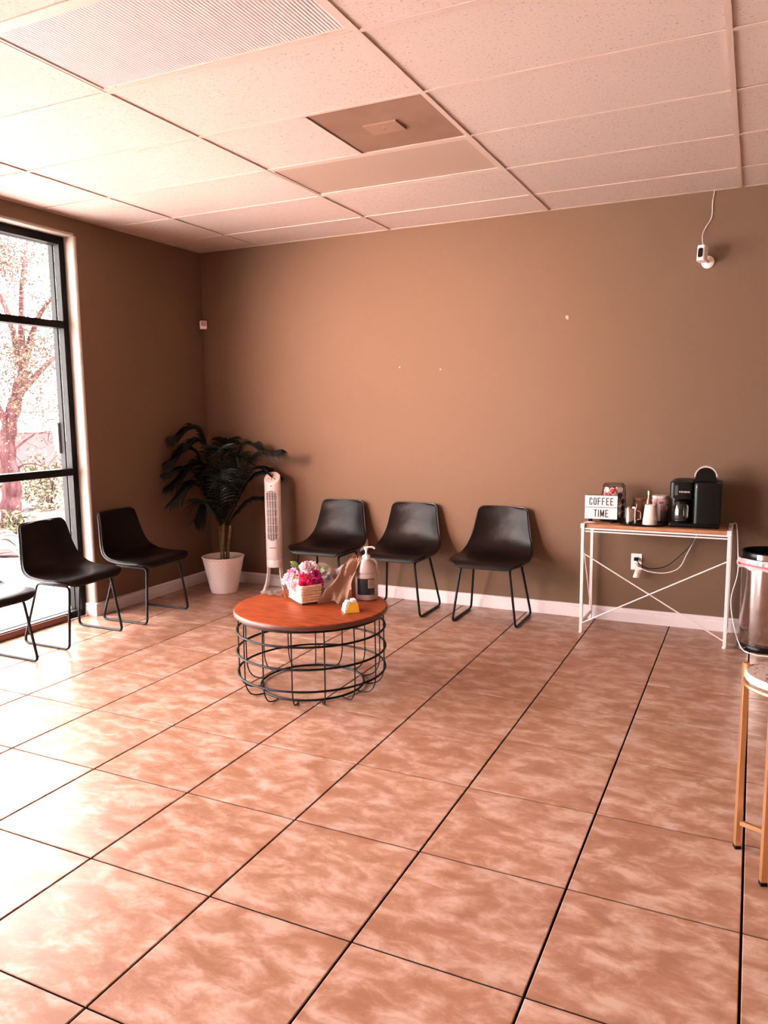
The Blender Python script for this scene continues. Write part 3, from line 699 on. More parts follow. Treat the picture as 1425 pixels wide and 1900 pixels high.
# pump jug
def jug_mat():
    m = bpy.data.materials.new('cloudy_plastic'); m.use_nodes = True; b = m.node_tree.nodes['Principled BSDF']
    b.inputs['Base Color'].default_value = (0.64, 0.46, 0.41, 1); b.inputs['Roughness'].default_value = .3
    b.inputs['Transmission Weight'].default_value = .25; b.inputs['Subsurface Weight'].default_value = 0.0
    return m
M['jug'] = jug_mat()
jg = thing('pump_jug', 'large clear sanitizer jug with white pump and navy label on the table', 'bottle', (2.464, -1.748, TZ), math.radians(30)); jg.scale = (1, 1, .925)
pj = [(.050, 0), (.0575, .004), (.060, .014), (.060, .135), (.058, .150), (.0545, .160), (.0525, .1625), (.056, .168), (.0555, .176), (.046, .200), (.033, .226), (.024, .244), (.021, .250)]
MB().lathe(pj, 32, sx=1.06, sy=.86).build('body', M['jug'], jg)
MB().tube(fillet([(.052, 0, .150), (.0605, 0, .170), (.058, 0, .222), (.040, 0, .244), (.018, 0, .244)], .018, 5, closed=False), .0075, 8).build('handle', M['jug'], jg)
mb = MB().lathe([(.0205, .246), (.022, .248), (.022, .268), (.019, .272), (.011, .274), (.0085, .280), (.0055, .281), (.0055, .308)], 20); mb.build('pump_collar', M['white_plastic'], jg)
mb = MB().lathe([(.009, .304), (.011, .308), (.013, .316), (.013, .320)], 14); mb.tube(bez([(-.012, 0, .319), (.02, 0, .321), (.04, 0, .318), (.047, 0, .309)], 4), .0058, 8); mb.build('pump_head', M['white_plastic'], jg)
def jl(a0, a1, z0, z1, e): return lambda uu, vv: Vector(((.0600+e)*1.06*math.cos(a0+(a1-a0)*uu), (.0600+e)*.86*math.sin(a0+(a1-a0)*uu), z0+(z1-z0)*vv))
fr = -PI/2-math.radians(30)+math.radians(33)     # faces the viewer
lab = MB().grid(jl(fr-1.05, fr+.62, .036, .136, .0008), 16, 3).build('label', M['navy'], jg, recalc=False)
MB().grid(jl(fr+.02, fr+.55, .078, .130, .0014), 8, 3).build('label_panel', M['label_pink'], lab, recalc=False)
mb = MB()
for k in range(5): mb.grid(jl(fr+.07, fr+.45+.05*(k % 2), .086+k*.009, .0895+k*.009, .0019), 6, 2)
mb.build('label_text', M['kerb_red'], lab, recalc=False)
MB().grid(jl(fr+.18, fr+.5, .043, .048, .0014), 6, 2).grid(jl(fr+.3, fr+.34, .056, .070, .0014), 3, 2).build('label_print', M['grey_print'], lab, recalc=False)

# card holder
ch = thing('card_holder', 'small yellow and white card holder box at front of the coffee table', 'box', (2.502, -2.082, TZ), 0)
th2 = math.radians(48); u2 = Vector((-math.cos(th2), math.sin(th2), 0)); v2 = Vector((math.sin(th2), math.cos(th2), 0))
mb = MB()
def uv(a, b, z): return tuple(u2*a + v2*b + Vector((0, 0, z)))
Lx, Ly = .078, .080
def hexa(mb, lo, hi, z0, z1):
    A = [mb.bm.verts.new(uv(*p, z0)) for p in lo]; B = [mb.bm.verts.new(uv(*p, z1)) for p in hi]
    for k in range(4): mb.bm.faces.new((A[k], A[(k+1) % 4], B[(k+1) % 4], B[k]))
    mb.bm.faces.new(A[::-1]); mb.bm.faces.new(B)
hexa(mb, [(0, 0), (Lx, 0), (Lx, Ly), (0, Ly)], [(.010, .008), (Lx-.008, .008), (Lx-.008, Ly-.006), (.010, Ly-.006)], 0, .042)
mb.build('base', M['cream'], ch, smooth=0)
mb = MB()
A = [uv(-.0012, .0, .0), uv(-.0012, Ly*.5, 0), uv(-.0012, Ly, 0), uv(.0105, Ly-.006, .050), uv(.0085, Ly*.52, .052), uv(.0095, .012, .034)]
B = [tuple(Vector(p)+u2*.002) for p in A]
va = [mb.bm.verts.new(p) for p in A]; vb = [mb.bm.verts.new(p) for p in B]
mb.bm.faces.new(va); mb.bm.faces.new(vb[::-1])
for k in range(6): mb.bm.faces.new((va[k], vb[k], vb[(k+1) % 6], va[(k+1) % 6]))
mb.build('yellow_front', M['yellow'], ch, smooth=0)
mb = MB(); hexa(mb, [(.012, .012), (Lx-.010, .012), (Lx-.010, .038), (.012, .038)], [(.018, .018), (Lx-.014, .018), (Lx-.014, .036), (.018, .036)], .042, .058)
mb.build('cards', M['white_card'], ch, smooth=0)
mb = MB(); hexa(mb, [(.012, .043), (Lx-.010, .043), (Lx-.010, Ly-.008), (.012, Ly-.008)], [(.018, .045), (Lx-.014, .045), (Lx-.014, Ly-.012), (.018, Ly-.012)], .042, .064)
mb.build('cards', M['white_card'], ch, smooth=0)

# ------------------------------------------------------------------ potted palm in the corner
pp = thing('potted_palm', 'dark artificial palm in a pale textured pot in the wall corner', 'plant', (.405, -.365, 0))
MB().lathe([(.104, 0), (.109, .004), (.112, .02), (.168, .285), (.172, .292), (.178, .300), (.178, .306), (.174, .308), (.165, .300), (.158, .27), (.156, .255)], 48, capt=False).build('pot', M['pot'], pp)
mb = MB()
for row in range(13):       # overlapping scale relief
    z = .018+row*.0205; rr = .112+(.168-.112)*(z-.02)/.265
    for k in range(30):
        a = 2*PI*(k+.5*(row % 2))/30; c_, s_ = math.cos(a), math.sin(a); hw = PI*rr/30*.98
        P_ = lambda dx, dz, e: ((rr+.211*dz+e)*c_-dx*s_, (rr+.211*dz+e)*s_+dx*c_, z+dz)
        vs = [mb.bm.verts.new(p) for p in (P_(-hw, .0, .0005), P_(-hw*.6, .017, .0004), P_(0, .023, .0002), P_(hw*.6, .017, .0004), P_(hw, .0, .0005), P_(0, .004, .0042))]
        for q in range(5): mb.bm.faces.new((vs[q], vs[(q+1) % 5], vs[5]))
o = mb.build('scale_relief', M['pot'], pp, smooth=20); o['kind'] = 'stuff'
MB().lathe([(.157, .255), (.10, .266), (.02, .270)], 32, capb=False).build('soil', M['soil'], pp)
for (dx, dy, tx, ty, hz, r_) in [(-.005, 0, .01, .01, .62, .019), (.03, .02, .06, .04, .56, .015), (-.03, .03, -.05, .03, .58, .014), (.015, -.03, .04, -.04, .50, .012)]:
    pts = bez([(dx, dy, .25), (dx+.3*(tx-dx), dy, .38), (tx, ty, hz)], 6)
    MB().tube(pts, r_, 9, radii=[r_*(1.15-.4*i/12+.06*(i % 3 == 0)) for i in range(13)]).build('cane', M['cane'], pp)
def frond(start, mid, tip, nl=34, ll=.20, seed=0, droop=.5):
    r_ = random.Random(seed); o3 = Vector((.405, -.365, 0))
    pts = bez([Vector(start)-o3, Vector(mid)-o3, Vector(tip)-o3], 16); n = len(pts); mb = MB()
    mb.tube(pts, .004, 5, radii=[.0065*(1-.8*i/(n-1)) for i in range(n)])
    for k in range(nl):
        f = .16+.84*k/(nl-1); x = f*(n-1); i = min(n-2, int(x)); p = pts[i].lerp(pts[i+1], x-i); tg = (pts[i+1]-pts[i]).normalized()
        up = Vector((0, 0, 1)); sd_ = tg.cross(up); sd_ = sd_.normalized() if sd_.length > .05 else Vector((1, 0, 0)); nn = sd_.cross(tg)
        L_ = ll*(math.sin(PI*min(1, .22+.70*(k+.5)/nl))**.6)*r_.uniform(.85, 1.1)
        for sg in (-1, 1):
            d = (sd_*sg*.80 + tg*(.50+.5*f) + nn*r_.uniform(.05, .25)).normalized(); wv = tg*.5+nn*.5; wv = (wv-d*wv.dot(d)).normalized(); hw = .0082
            prev = None
            for q in range(5):
                vv = q/4; c = p + d*L_*vv + Vector((0, 0, -droop*L_*vv*vv)); ww = hw*(math.sin(PI*min(.98, .22+.76*vv))+.02)
                c.x = max(c.x, -.375); c.y = min(c.y, .345)
                row = (mb.bm.verts.new(c-wv*ww), mb.bm.verts.new(c+wv*ww))
                if prev: mb.bm.faces.new((prev[0], prev[1], row[1], row[0]))
                prev = row
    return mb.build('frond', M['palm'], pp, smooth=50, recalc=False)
CR = (.415, -.355, .62)
fr_list = [((.41, -.36, .60), (.24, -.36, 1.33), (.085, -.56, 1.31)), ((.40, -.37, .58), (.26, -.40, 1.07), (.09, -.62, .92)), ((.43, -.36, .60), (.70, -.35, 1.13), (.96, -.31, 1.20)),
           ((.42, -.34, .62), (.50, -.22, 1.18), (.62, -.14, 1.25)), ((.43, -.34, .58), (.60, -.22, .95), (.73, -.10, 1.03)), ((.43, -.34, .56), (.56, -.22, .76), (.67, -.13, .79)),
           ((.40, -.37, .60), (.24, -.46, 1.18), (.11, -.62, 1.12)), ((.41, -.34, .62), (.36, -.22, 1.20), (.33, -.14, 1.27)), ((.42, -.38, .58), (.56, -.56, 1.02), (.70, -.72, .98)),
           ((.40, -.38, .56), (.30, -.52, .92), (.20, -.72, .80)), ((.42, -.35, .60), (.62, -.22, 1.02), (.80, -.13, .98)), ((.41, -.36, .62), (.46, -.42, 1.16), (.50, -.52, 1.20)),
           ((.40, -.35, .60), (.20, -.24, 1.00), (.10, -.20, .95)), ((.41, -.36, .56), (.42, -.60, .80), (.44, -.76, .66)), ((.40, -.36, .58), (.24, -.50, 1.02), (.10, -.66, 1.02)), ((.41, -.36, .60), (.33, -.44, 1.22), (.24, -.56, 1.26)), ((.42, -.36, .60), (.56, -.38, 1.10), (.66, -.40, 1.14)), ((.42, -.36, .58), (.54, -.44, .92), (.66, -.56, .92))]
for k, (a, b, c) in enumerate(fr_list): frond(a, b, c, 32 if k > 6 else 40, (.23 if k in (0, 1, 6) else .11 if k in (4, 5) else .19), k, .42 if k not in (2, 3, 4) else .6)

# ------------------------------------------------------------------ tower fan
fan = thing('tower_fan', 'slim pinkish white tower fan beside the potted palm on back wall', 'fan', (.822, -.215, 0), math.atan2(3.6, 5.4)-math.radians(11))
R_ = .067
mb = MB(); NB = 32
prof = [(.062, .275), (.0655, .285), (R_, .30), (R_, .330)]
def ztop(a): return .955 + .045*math.sin(a)     # slanted crown, front (-y) lower
rings = []
for r_, z in [(.064, .285), (R_, .292), (R_, .60)]: rings.append([mb.bm.verts.new((r_*math.cos(2*PI*k/NB), r_*math.sin(2*PI*k/NB), z)) for k in range(NB)])
for e, s_ in [(0, 1.0), (.010, .985), (.016, .90), (.0145, .84)]:
    rings.append([mb.bm.verts.new((R_*s_*math.cos(2*PI*k/NB), R_*s_*math.sin(2*PI*k/NB), ztop(2*PI*k/NB)*1.0-(1-s_)*.045*math.sin(2*PI*k/NB)+e)) for k in range(NB)])
for A, B in zip(rings, rings[1:]):
    for k in range(NB): mb.bm.faces.new((A[k], A[(k+1) % NB], B[(k+1) % NB], B[k]))
mb.bm.faces.new(rings[0][::-1]); mb.bm.faces.new(rings[-1])
mb.build('body', M['white_plastic'], fan, smooth=40)
# slanted control disc details
pan = MB().lathe([(.050, .0), (.050, .0012)], 28); pan.xf(Matrix.Translation((0, 0, .9705)) @ Matrix.Rotation(math.atan(.045/R_), 4, 'X')); pan.build('control_panel', M['pot'], fan)
mt = Matrix.Translation((0, 0, .9705)) @ Matrix.Rotation(math.atan(.045/R_), 4, 'X')
mb = MB().box(-.003, .004, -.006, .040, .001, .004)
for (x, y) in ((-.026, -.022), (0, -.034), (.026, -.022), (0, -.018)): mb.box(x-.005, x+.005, y-.003, y+.003, .001, .004)
mb.xf(mt); mb.build('buttons', M['shadow_gap'], fan, smooth=0)
def cyl(a, z, e): return Vector(((R_+e)*math.sin(a), -(R_+e)*math.cos(a), z))
AH, Z0, Z1 = .80, .445, .870      # half angle of the grille, its ends
def halfw(z):
    rr = AH*R_; d = min(z-Z0, Z1-z); return AH if d >= rr else AH*math.sqrt(max(0, 1-((rr-d)/rr)**2))
gr = MB().grid(lambda uu, vv: cyl((uu*2-1)*halfw(Z0+(Z1-Z0)*vv), Z0+(Z1-Z0)*vv, .0006), 12, 60).build('grille_recess', M['shadow_gap'], fan, recalc=False)
mb = MB(); nz = 44
for k in range(1, nz):
    z = Z0+(Z1-Z0)*k/nz; h = halfw(z); th_ = .0036 if k % 7 == 0 else .0021
    mb.tube([cyl(-h+2*h*q/8, z, .0025) for q in range(9)], th_*.68, 5)
for k in range(5):
    a = (-.8+.4*k)*AH*.98; mb.tube([cyl(a, Z0+.008+(Z1-Z0-.016)*q/16, .0022) for q in range(17) if halfw(Z0+.008+(Z1-Z0-.016)*q/16) > abs(a)], .0020, 5)
mb.build('grille_bars', M['white_plastic'], fan)
rim_ = [cyl(s_*halfw(z), z, .002) for s_, zs in ((1, [Z0+(Z1-Z0)*k/40 for k in range(41)]), (-1, [Z1-(Z1-Z0)*k/40 for k in range(1, 40)])) for z in zs]
MB().tube(rim_, .0034, 6, closed=True).build('grille_rim', M['white_plastic'], fan)
MB().grid(lambda uu, vv: cyl((uu*2-1)*.42, .386+.005*vv, .0006), 8, 2).build('slot', M['shadow_gap'], fan, recalc=False)
MB().ball(cyl(0, .905, 0), .005, 8, 6).build('sensor', M['shadow_gap'], fan)
MB().lathe([(.066, .222), (R_, .226), (R_, .282), (.0645, .285)], NB).build('collar', M['white_plastic'], fan)
for s_ in (-1, 1):      # splayed pedestal legs
    def leg(uu, vv, s_=s_):
        z = .232*(1-vv); sp = .050*vv**2.2; a = (uu-.5)*1.35 + (0 if s_ > 0 else PI); rr = .0655+sp
        return Vector((rr*math.cos(a)*1.0, rr*math.sin(a), z+.002))
    MB().grid(leg, 10, 14, th=.010).build('leg', M['white_plastic'], fan)
MB().lathe([(.125, 0), (.127, .004), (.122, .012), (.100, .016)], 40, sy=.95).build('base', M['white_plastic'], fan)

# ------------------------------------------------------------------ console table with the coffee things
CZ = .742
X0, X1, Y0, Y1 = 3.402, 4.296, -.398, -.062
ct = thing('console_table', 'narrow console table with white metal frame and brown wood top', 'table', ((X0+X1)/2, (Y0+Y1)/2, 0))
hx, hy = (X1-X0)/2, (Y1-Y0)/2
MB().box(-hx+.014, hx-.014, -hy+.006, hy-.006, CZ-.022, CZ, bev=.002).build('top_board', M['console_wood'], ct, smooth=0)
for sx_ in (-1, 1):
    for sy_ in (-1, 1):
        lg = MB().box(sx_*hx-.010, sx_*hx+.010, sy_*hy-.010, sy_*hy+.010, .008, CZ-.024, bev=.0015).build('leg', M['white_metal'], ct, smooth=0)
        MB().lathe([(.014, 0), (.014, .006), (.010, .010)], 12, (sx_*hx, sy_*hy, 0)).build('foot', M['white_metal'], lg)
        MB().box(sx_*hx-.014, sx_*hx+.012, sy_*hy-.013, sy_*hy+.013, CZ-.026, CZ+.006, bev=.002).build('corner_block', M['white_metal'], ct, smooth=0)
for sy_ in (-1, 1):
    MB().box(-hx+.010, hx-.010, sy_*hy-.006, sy_*hy+.006, CZ-.033, CZ-.023).build('top_rail', M['white_metal'], ct, smooth=0)
    MB().box(-hx+.010, hx-.010, sy_*hy-.005, sy_*hy+.005, CZ-.050, CZ-.042).build('lower_rail', M['white_metal'], ct, smooth=0)
for sx_ in (-1, 1):
    MB().box(sx_*hx-.006, sx_*hx+.006, -hy+.013, hy-.013, CZ-.020, CZ+.003).build('side_rail', M['white_metal'], ct, smooth=0)
    MB().box(sx_*hx-.006, sx_*hx+.006, -hy+.010, hy-.010, .055, .075).build('side_stretcher', M['white_metal'], ct, smooth=0)
    MB().tube([(sx_*hx+.004, -hy+.010, .60), (sx_*hx+.004, hy-.010, .08)], .0035, 6).build('side_brace', M['white_metal'], ct)
MB().tube([(-hx+.008, -hy, .545), (hx-.008, -hy, .045)], .0045, 8).build('cross_brace', M['white_metal'], ct)
MB().tube([(hx-.008, -hy-.006, .552), (-hx+.008, -hy-.006, .068)], .0045, 8).build('cross_brace', M['white_metal'], ct)

# letter sign
def word(txt, h, wd, t_, gap):
    mb = MB(); x = 0.0; D = .0006
    def bx_(x0, x1, z0, z1): mb.box(x0, x1, -D, D, z0, z1)
    def diag(xa, za, xb, zb, tw): mb.prism([(xa, za), (xa+tw, za), (xb+tw, zb), (xb, zb)], -D*1.2, D*1.2, lambda p, y: (p[0], y, p[1]))
    for ch_ in txt:
        w_ = {'I': t_, 'M': wd*1.35}.get(ch_, wd); x1 = x+w_
        if ch_ in 'FE':
            bx_(x, x+t_, 0, h); bx_(x+t_, x1, h-t_, h); bx_(x+t_, x1-.08*wd, h*.52-t_/2, h*.52+t_/2)
            if ch_ == 'E': bx_(x+t_, x1, 0, t_)
        elif ch_ == 'T': bx_(x, x1, h-t_, h); bx_((x+x1-t_)/2, (x+x1+t_)/2, 0, h-t_)
        elif ch_ == 'I': bx_(x, x1, 0, h)
        elif ch_ == 'M':
            bx_(x, x+t_, 0, h); bx_(x1-t_, x1, 0, h); mx_ = (x+x1)/2; diag(mx_-t_*.55, h*.12, x, h, t_*1.1); diag(mx_-t_*.55, h*.12, x1-t_*1.1, h, t_*1.1)
        else:
            r_ = wd/2; out = [(x+r_+r_*math.cos(a), h-r_+r_*math.sin(a)) for a in [PI*k/10 for k in range(11)]]+[(x+r_+r_*math.cos(a), r_+r_*math.sin(a)) for a in [PI+PI*k/10 for k in range(11)]]
            ri = r_-t_; inn = [(x+r_+ri*math.cos(a), h-r_+ri*math.sin(a)) for a in [PI*k/10 for k in range(11)]]+[(x+r_+ri*math.cos(a), r_+ri*math.sin(a)) for a in [PI+PI*k/10 for k in range(11)]]
            if ch_ == 'C':   # open at the right side between the two terminals
                out = [(x1, h*.66)]+out+[(x1, h*.34)]; inn = [(x1-t_, h*.66)]+inn+[(x1-t_, h*.34)]; rngs = range(len(out)-1)
            else: rngs = range(len(out))
            n_ = len(out)
            for k in rngs:
                q = (k+1) % n_; mb.prism([out[k], out[q], inn[q], inn[k]], -D, D, lambda p, y: (p[0], y, p[1]))
        x = x1+gap
    return mb, x-gap
sg = thing('letter_sign', 'white two-row letterboard sign reading COFFEE TIME on the console', 'sign', (3.497, -.280, CZ+.0005), math.radians(3))
W2, ZB, ZT = .106, .024, .184
MB().box(-W2-.002, W2+.002, -.012, .022, ZB, ZT, bev=.003).build('case', M['black_plastic'], sg, smooth=0)
for z0, z1, tx in ((ZB+.081, ZT-.001, 'COFFEE'), (ZB+.001, ZB+.078, 'TIME')):
    pz = MB().box(-W2, W2, -.0145, -.011, z0, z1, bev=.001).build('letter_row', M['sign_face'], sg, smooth=0)
    mb, tw_ = word(tx, .050, .0195, .0056, .0078)
    mb.build('lettering', M['ink'], pz, smooth=0, loc=(-tw_/2+.001, -.0150, (z0+z1)/2-.025))
for s_ in (-.07, .07): MB().box(s_-.012, s_+.012, -.010, .03, 0, ZB+.004, bev=.002).build('foot', M['black_plastic'], sg, smooth=0)
# sugar packets by the sign
for k, (dx, dy, rz_) in enumerate([(0, 0, .3)]):
    sp_ = MB().grid(lambda uu, vv: Vector(((uu-.5)*.075, (vv-.5)*.045, .002+.007*math.sin(PI*uu)*math.sin(PI*vv))), 7, 6, th=.001).build('sugar_packet', M['tag_paper'], None)
    sp_.location = (3.432+dx, -.315+dy*.6, CZ+.001+.000*k); sp_.rotation_euler = (0, 0, rz_)
    tag(sp_, ['pinkish paper sugar packet at the left front corner of the console', 'pinkish paper packet just behind the front corner packet, under the sign'][k], 'packet')

# pod rack
pr_ = thing('pod_rack', 'black wire carousel rack of coffee pods behind the sign', 'rack', (3.556, -.148, CZ+.001))
MB().lathe([(.088, 0), (.090, .004), (.086, .010), (.03, .014)], 32).build('base', M['black_metal'], pr_)
PRR = .082
def rr_pt(a, z, R=PRR): # rounded square plan
    c_, s_ = math.cos(a), math.sin(a); k = (abs(c_)**4+abs(s_)**4)**(-.25); return Vector((R*.93*k*c_, R*.93*k*s_, z))
for z, r_ in ((.238, PRR*.90), (.250, PRR*.80), (.022, PRR)): MB().tube([rr_pt(2*PI*k/40, z, r_) for k in range(40)], .0028, 6, closed=True).build('hoop', M['black_metal'], pr_)
for s_ in (-1, 1):
    for k in range(7):
        a0 = 2*PI*k/7; MB().tube([rr_pt(a0+s_*(2*PI/7)*1.6*q/20, .022+.216*q/20, PRR*(1-.10*max(0, q-15)/5)) for q in range(21)], .0019, 5).build('wire', M['black_metal'], pr_)
MB().tube([(0, 0, .012), (0, 0, .235)], .006, 8).build('spindle', M['black_metal'], pr_)
# pods lie in columns round the rack, lids outwards
PODC = {'red': ('red', 'red-lidded coffee pod'), 'brown': ('pod_brown', 'brown-lidded coffee pod'), 'foil': ('pod_foil', 'pale foil-lidded coffee pod')}
def pod(label, a, z, kind):
    base = Vector((3.556, -.148, CZ+.001))
    t_ = thing('coffee_pod', label, 'coffee pod', tuple(base + Vector((.030*math.cos(a), .030*math.sin(a), z))), a, 'coffee pods in the wire rack')
    mb = MB().lathe([(.016, 0), (.0185, .005), (.0215, .036), (.0240, .037), (.0240, .0385)], 18); mb.xf(Matrix.Rotation(PI/2, 4, 'Y')); mb.build('cup', M['pod_body'], t_)
    mb = MB().lathe([(.0195, .0386), (.0195, .0392)], 18); mb.xf(Matrix.Rotation(PI/2, 4, 'Y')); mb.build('lid', M[PODC[kind][0]], t_)
va_ = math.atan2(-5.4, .85)     # towards the viewer
specs = [(-.10, .207, 'red', 'red-lidded coffee pod facing the room at top of the wire rack'), (.62, .178, 'brown', 'dark brown pod at upper right of the wire rack, below the red pod'), (-.78, .180, 'red', 'red-lidded pod at upper left of the rack, just above the sign'),
         (-.80, .215, 'foil', 'pale pod at top left of the wire rack'), (.60, .219, 'foil', 'pale pod at top right of the wire rack'), (-.08, .160, 'foil', 'pale pod half hidden by the top edge of the sign'),
         (1.05, .135, 'brown', 'dark pod on right side of the rack, second below the pale one'), (1.05, .090, 'brown', 'dark pod on right side of the rack, third from top'), (1.05, .045, 'brown', 'dark pod on right side of the rack, lowest one')]
for da, z, kd, lb in specs: pod(lb, va_+da, z, kd)

# tray and what stands on it
ty = tag(MB().lathe([(.140, .001), (.150, .0015), (.160, .007), (.162, .012), (.159, .012), (.148, .005), (.03, .004)], 48, sy=.72).build('serving_tray', M['black_plastic'], None, loc=(3.765, -.270, CZ+.0005)), 'round dark serving tray in the middle of the console', 'tray')
TR = CZ+.0055
mg = thing('steel_creamer', 'polished steel creamer jug on the tray, beside the paper cups', 'jug', (3.690, -.290, TR))
MB().lathe([(.036, 0), (.039, .002), (.0395, .10), (.041, .106), (.0385, .106), (.037, .10), (.036, .01)], 32, capt=False).build('body', M['steel'], mg)
MB().tube(fillet([(.038, -.006, .085), (.062, -.012, .082), (.062, -.012, .030), (.038, -.006, .025)], .014, 4, closed=False), .0045, 8).build('handle', M['steel'], mg)
cu_ = thing('paper_cup_stack', 'upturned stack of pale paper cups at front of the tray', 'cups', (3.812, -.285, TR))
pr2 = []
for k in range(4): pr2 += [(.0475-.0006*k, .000+k*.0105), (.0475-.0006*k, .005+k*.0105), (.0450-.0006*k, .0065+k*.0105)]
o = MB().lathe(pr2+[(.0425, .05), (.0335, .128), (.0325, .130), (.028, .128)], 32).build('cup', M['paper_cup'], cu_)
jr = thing('amber_jar', 'brown glass jar on the console behind the steel creamer', 'jar', (3.716, -.098, CZ+.001))
MB().lathe([(.040, 0), (.046, .006), (.047, .110), (.044, .128), (.036, .138)], 28).build('body', M['brown_jar'], jr)
MB().lathe([(.040, .138), (.041, .140), (.041, .156), (.039, .158)], 28).build('lid', M['card'], jr)
bt = thing('corked_bottle', 'slim dark bottle with brass cap standing behind the paper cups', 'bottle', (3.792, -.190, TR))
MB().lathe([(.020, 0), (.022, .004), (.022, .12), (.020, .14), (.012, .16), (.011, .185)], 20).build('body', M['brown_jar'], bt)
MB().lathe([(.0125, .184), (.0125, .210), (.010, .213)], 16).build('cap', M['brass'], bt)
cn = thing('creamer_canister', 'tall pale canister with red tag and round pink emblem beside coffee maker', 'canister', (3.853, -.098, CZ+.001))
MB().lathe([(.054, 0), (.058, .004), (.058, .115), (.056, .140), (.048, .158), (.0465, .160)], 32).build('body', M['canister'], cn)
MB().lathe([(.050, .160), (.051, .162), (.051, .174), (.048, .177)], 32).build('lid', M['white_plastic'], cn)
def cc(a0, a1, z0, z1, e=.0008): return lambda uu, vv: Vector(((.058+e)*math.cos(a0+(a1-a0)*uu), (.058+e)*math.sin(a0+(a1-a0)*uu), z0+(z1-z0)*vv))
va2 = math.atan2(-5.37, .54)
wl_ = MB().grid(cc(va2+.05, va2+1.2, .006, .122), 10, 3).build('label', M['grey_label'], cn, recalc=False)
MB().grid(cc(va2-.12, va2+.32, .126, .142, .001), 6, 2).build('red_tag', M['red'], cn, recalc=False)
def disc(c, r_, nrm_a, e):
    pts = [(math.cos(2*PI*k/18)*r_, math.sin(2*PI*k/18)*r_*.75) for k in range(18)]
    mb = MB(); mb.bm.faces.new([mb.bm.verts.new(((.058+e)*math.cos(nrm_a+x/.058), (.058+e)*math.sin(nrm_a+x/.058), c+y)) for x, y in pts]); return mb
disc(.098, .026, va2+.52, .0016).build('emblem', M['sign_face'], wl_, recalc=False)
disc(.098, .016, va2+.52, .0022).build('emblem_print', M['bag_string'], wl_, recalc=False)

# coffee maker
cm = thing('coffee_maker', 'black dual coffee maker with lid raised and glass carafe at left', 'coffee maker', (4.082, -.205, CZ+.001))
MB().box(-.152, .152, -.13, .13, 0, .030, bev=.012, seg=3).build('base', M['black_plastic'], cm)
def rbox(x0, x1, y0, y1, z0, z1, r_, nm, m, par, crown_=0.0):
    mb = MB(); pl_ = fillet([(x0, y0, 0), (x1, y0, 0), (x1, y1, 0), (x0, y1, 0)], r_, 5); pl_ = [(p.x, p.y) for p in pl_]
    lv = [(z0, 1), (z1-.018, 1), (z1-.006, .985), (z1, .94)]; cx_, cy_ = (x0+x1)/2, (y0+y1)/2; R3 = []
    for z, k in lv: R3.append([mb.bm.verts.new((cx_+(a-cx_)*k, cy_+(b-cy_)*k, z + (crown_*(1-((a-cx_)/((x1-x0)/2))**2) if z > z1-.03 else 0))) for a, b in pl_])
    n_ = len(pl_)
    for A, B in zip(R3, R3[1:]):
        for k in range(n_): mb.bm.faces.new((A[k], A[(k+1) % n_], B[(k+1) % n_], B[k]))
    mb.bm.faces.new(R3[0][::-1]); mb.bm.faces.new(R3[-1]); return mb.build(nm, m, par)
rbox(-.152, .152, .0, .13, .03, .292, .03, 'rear_tower', M['black_plastic'], cm, .012)
rbox(-.152, -.012, -.115, .02, .185, .290, .03, 'brew_head', M['black_plastic'], cm, .006)
rbox(-.008, .152, -.125, .02, .03, .288, .03, 'pod_tower', M['black_plastic'], cm, .004)
cf = MB().lathe([(.044, .032), (.056, .036), (.060, .060), (.058, .105), (.046, .145), (.044, .150)], 28, (-.082, -.045, 0)).build('carafe', mat('carafe_glass', (.012, .010, .009), .06, coat=.6), cm)
MB().lathe([(.047, .150), (.048, .162), (.030, .170)], 28, (-.082, -.045, 0)).build('carafe_lid', M['black_plastic'], cf)
MB().tube(fillet([(-.052, -.092, .148), (-.040, -.125, .145), (-.040, -.130, .065), (-.052, -.10, .055)], .014, 4, closed=False), .006, 8).build('carafe_handle', M['chrome'], cf)
MB().box(-.120, -.100, -.1165, -.114, .205, .270, bev=.0008).build('window_strip', M['rail'], cm, smooth=0)
text_mesh('lettering', 'KEURIG', .0155, M['white_metal'], cm, (-.062, -.1165, .228), (PI/2, 0, 0), 1.05, .0002)
# raised lid: an arch of chrome round a black face
arch = [Vector((.068*math.cos(a), 0, .068*math.sin(a))) for a in [PI*k/20 for k in range(21)]]
mb = MB(); pl_ = [(-.062, -.03)] + [(.062*math.cos(PI-PI*k/20), .062*math.sin(PI-PI*k/20)*.98) for k in range(21)] + [(.062, -.03)]
mb.prism(pl_, -.075, .02, lambda p, y: (.058+p[0], y, .324+p[1])); ld = mb.build('lid', M['black_plastic'], cm)
def band(r0, r1, y0, y1):
    pl2 = [(r1*math.cos(PI-PI*k/20), r1*math.sin(PI-PI*k/20)) for k in range(21)] + [(r0*math.cos(PI*k/20), r0*math.sin(PI*k/20)) for k in range(21)]
    return MB().prism(pl2, y0, y1, lambda p, y: (.058+p[0], y, .324+p[1]))
band(.0600, .069, -.079, -.066).build('chrome_arch', M['bright_metal'], ld)
band(.0625, .0680, -.060, .025).build('chrome_handle', M['bright_metal'], ld)
MB().ball((.012, -.126, .262), .004, 8, 6).build('button', M['chrome'], cm)

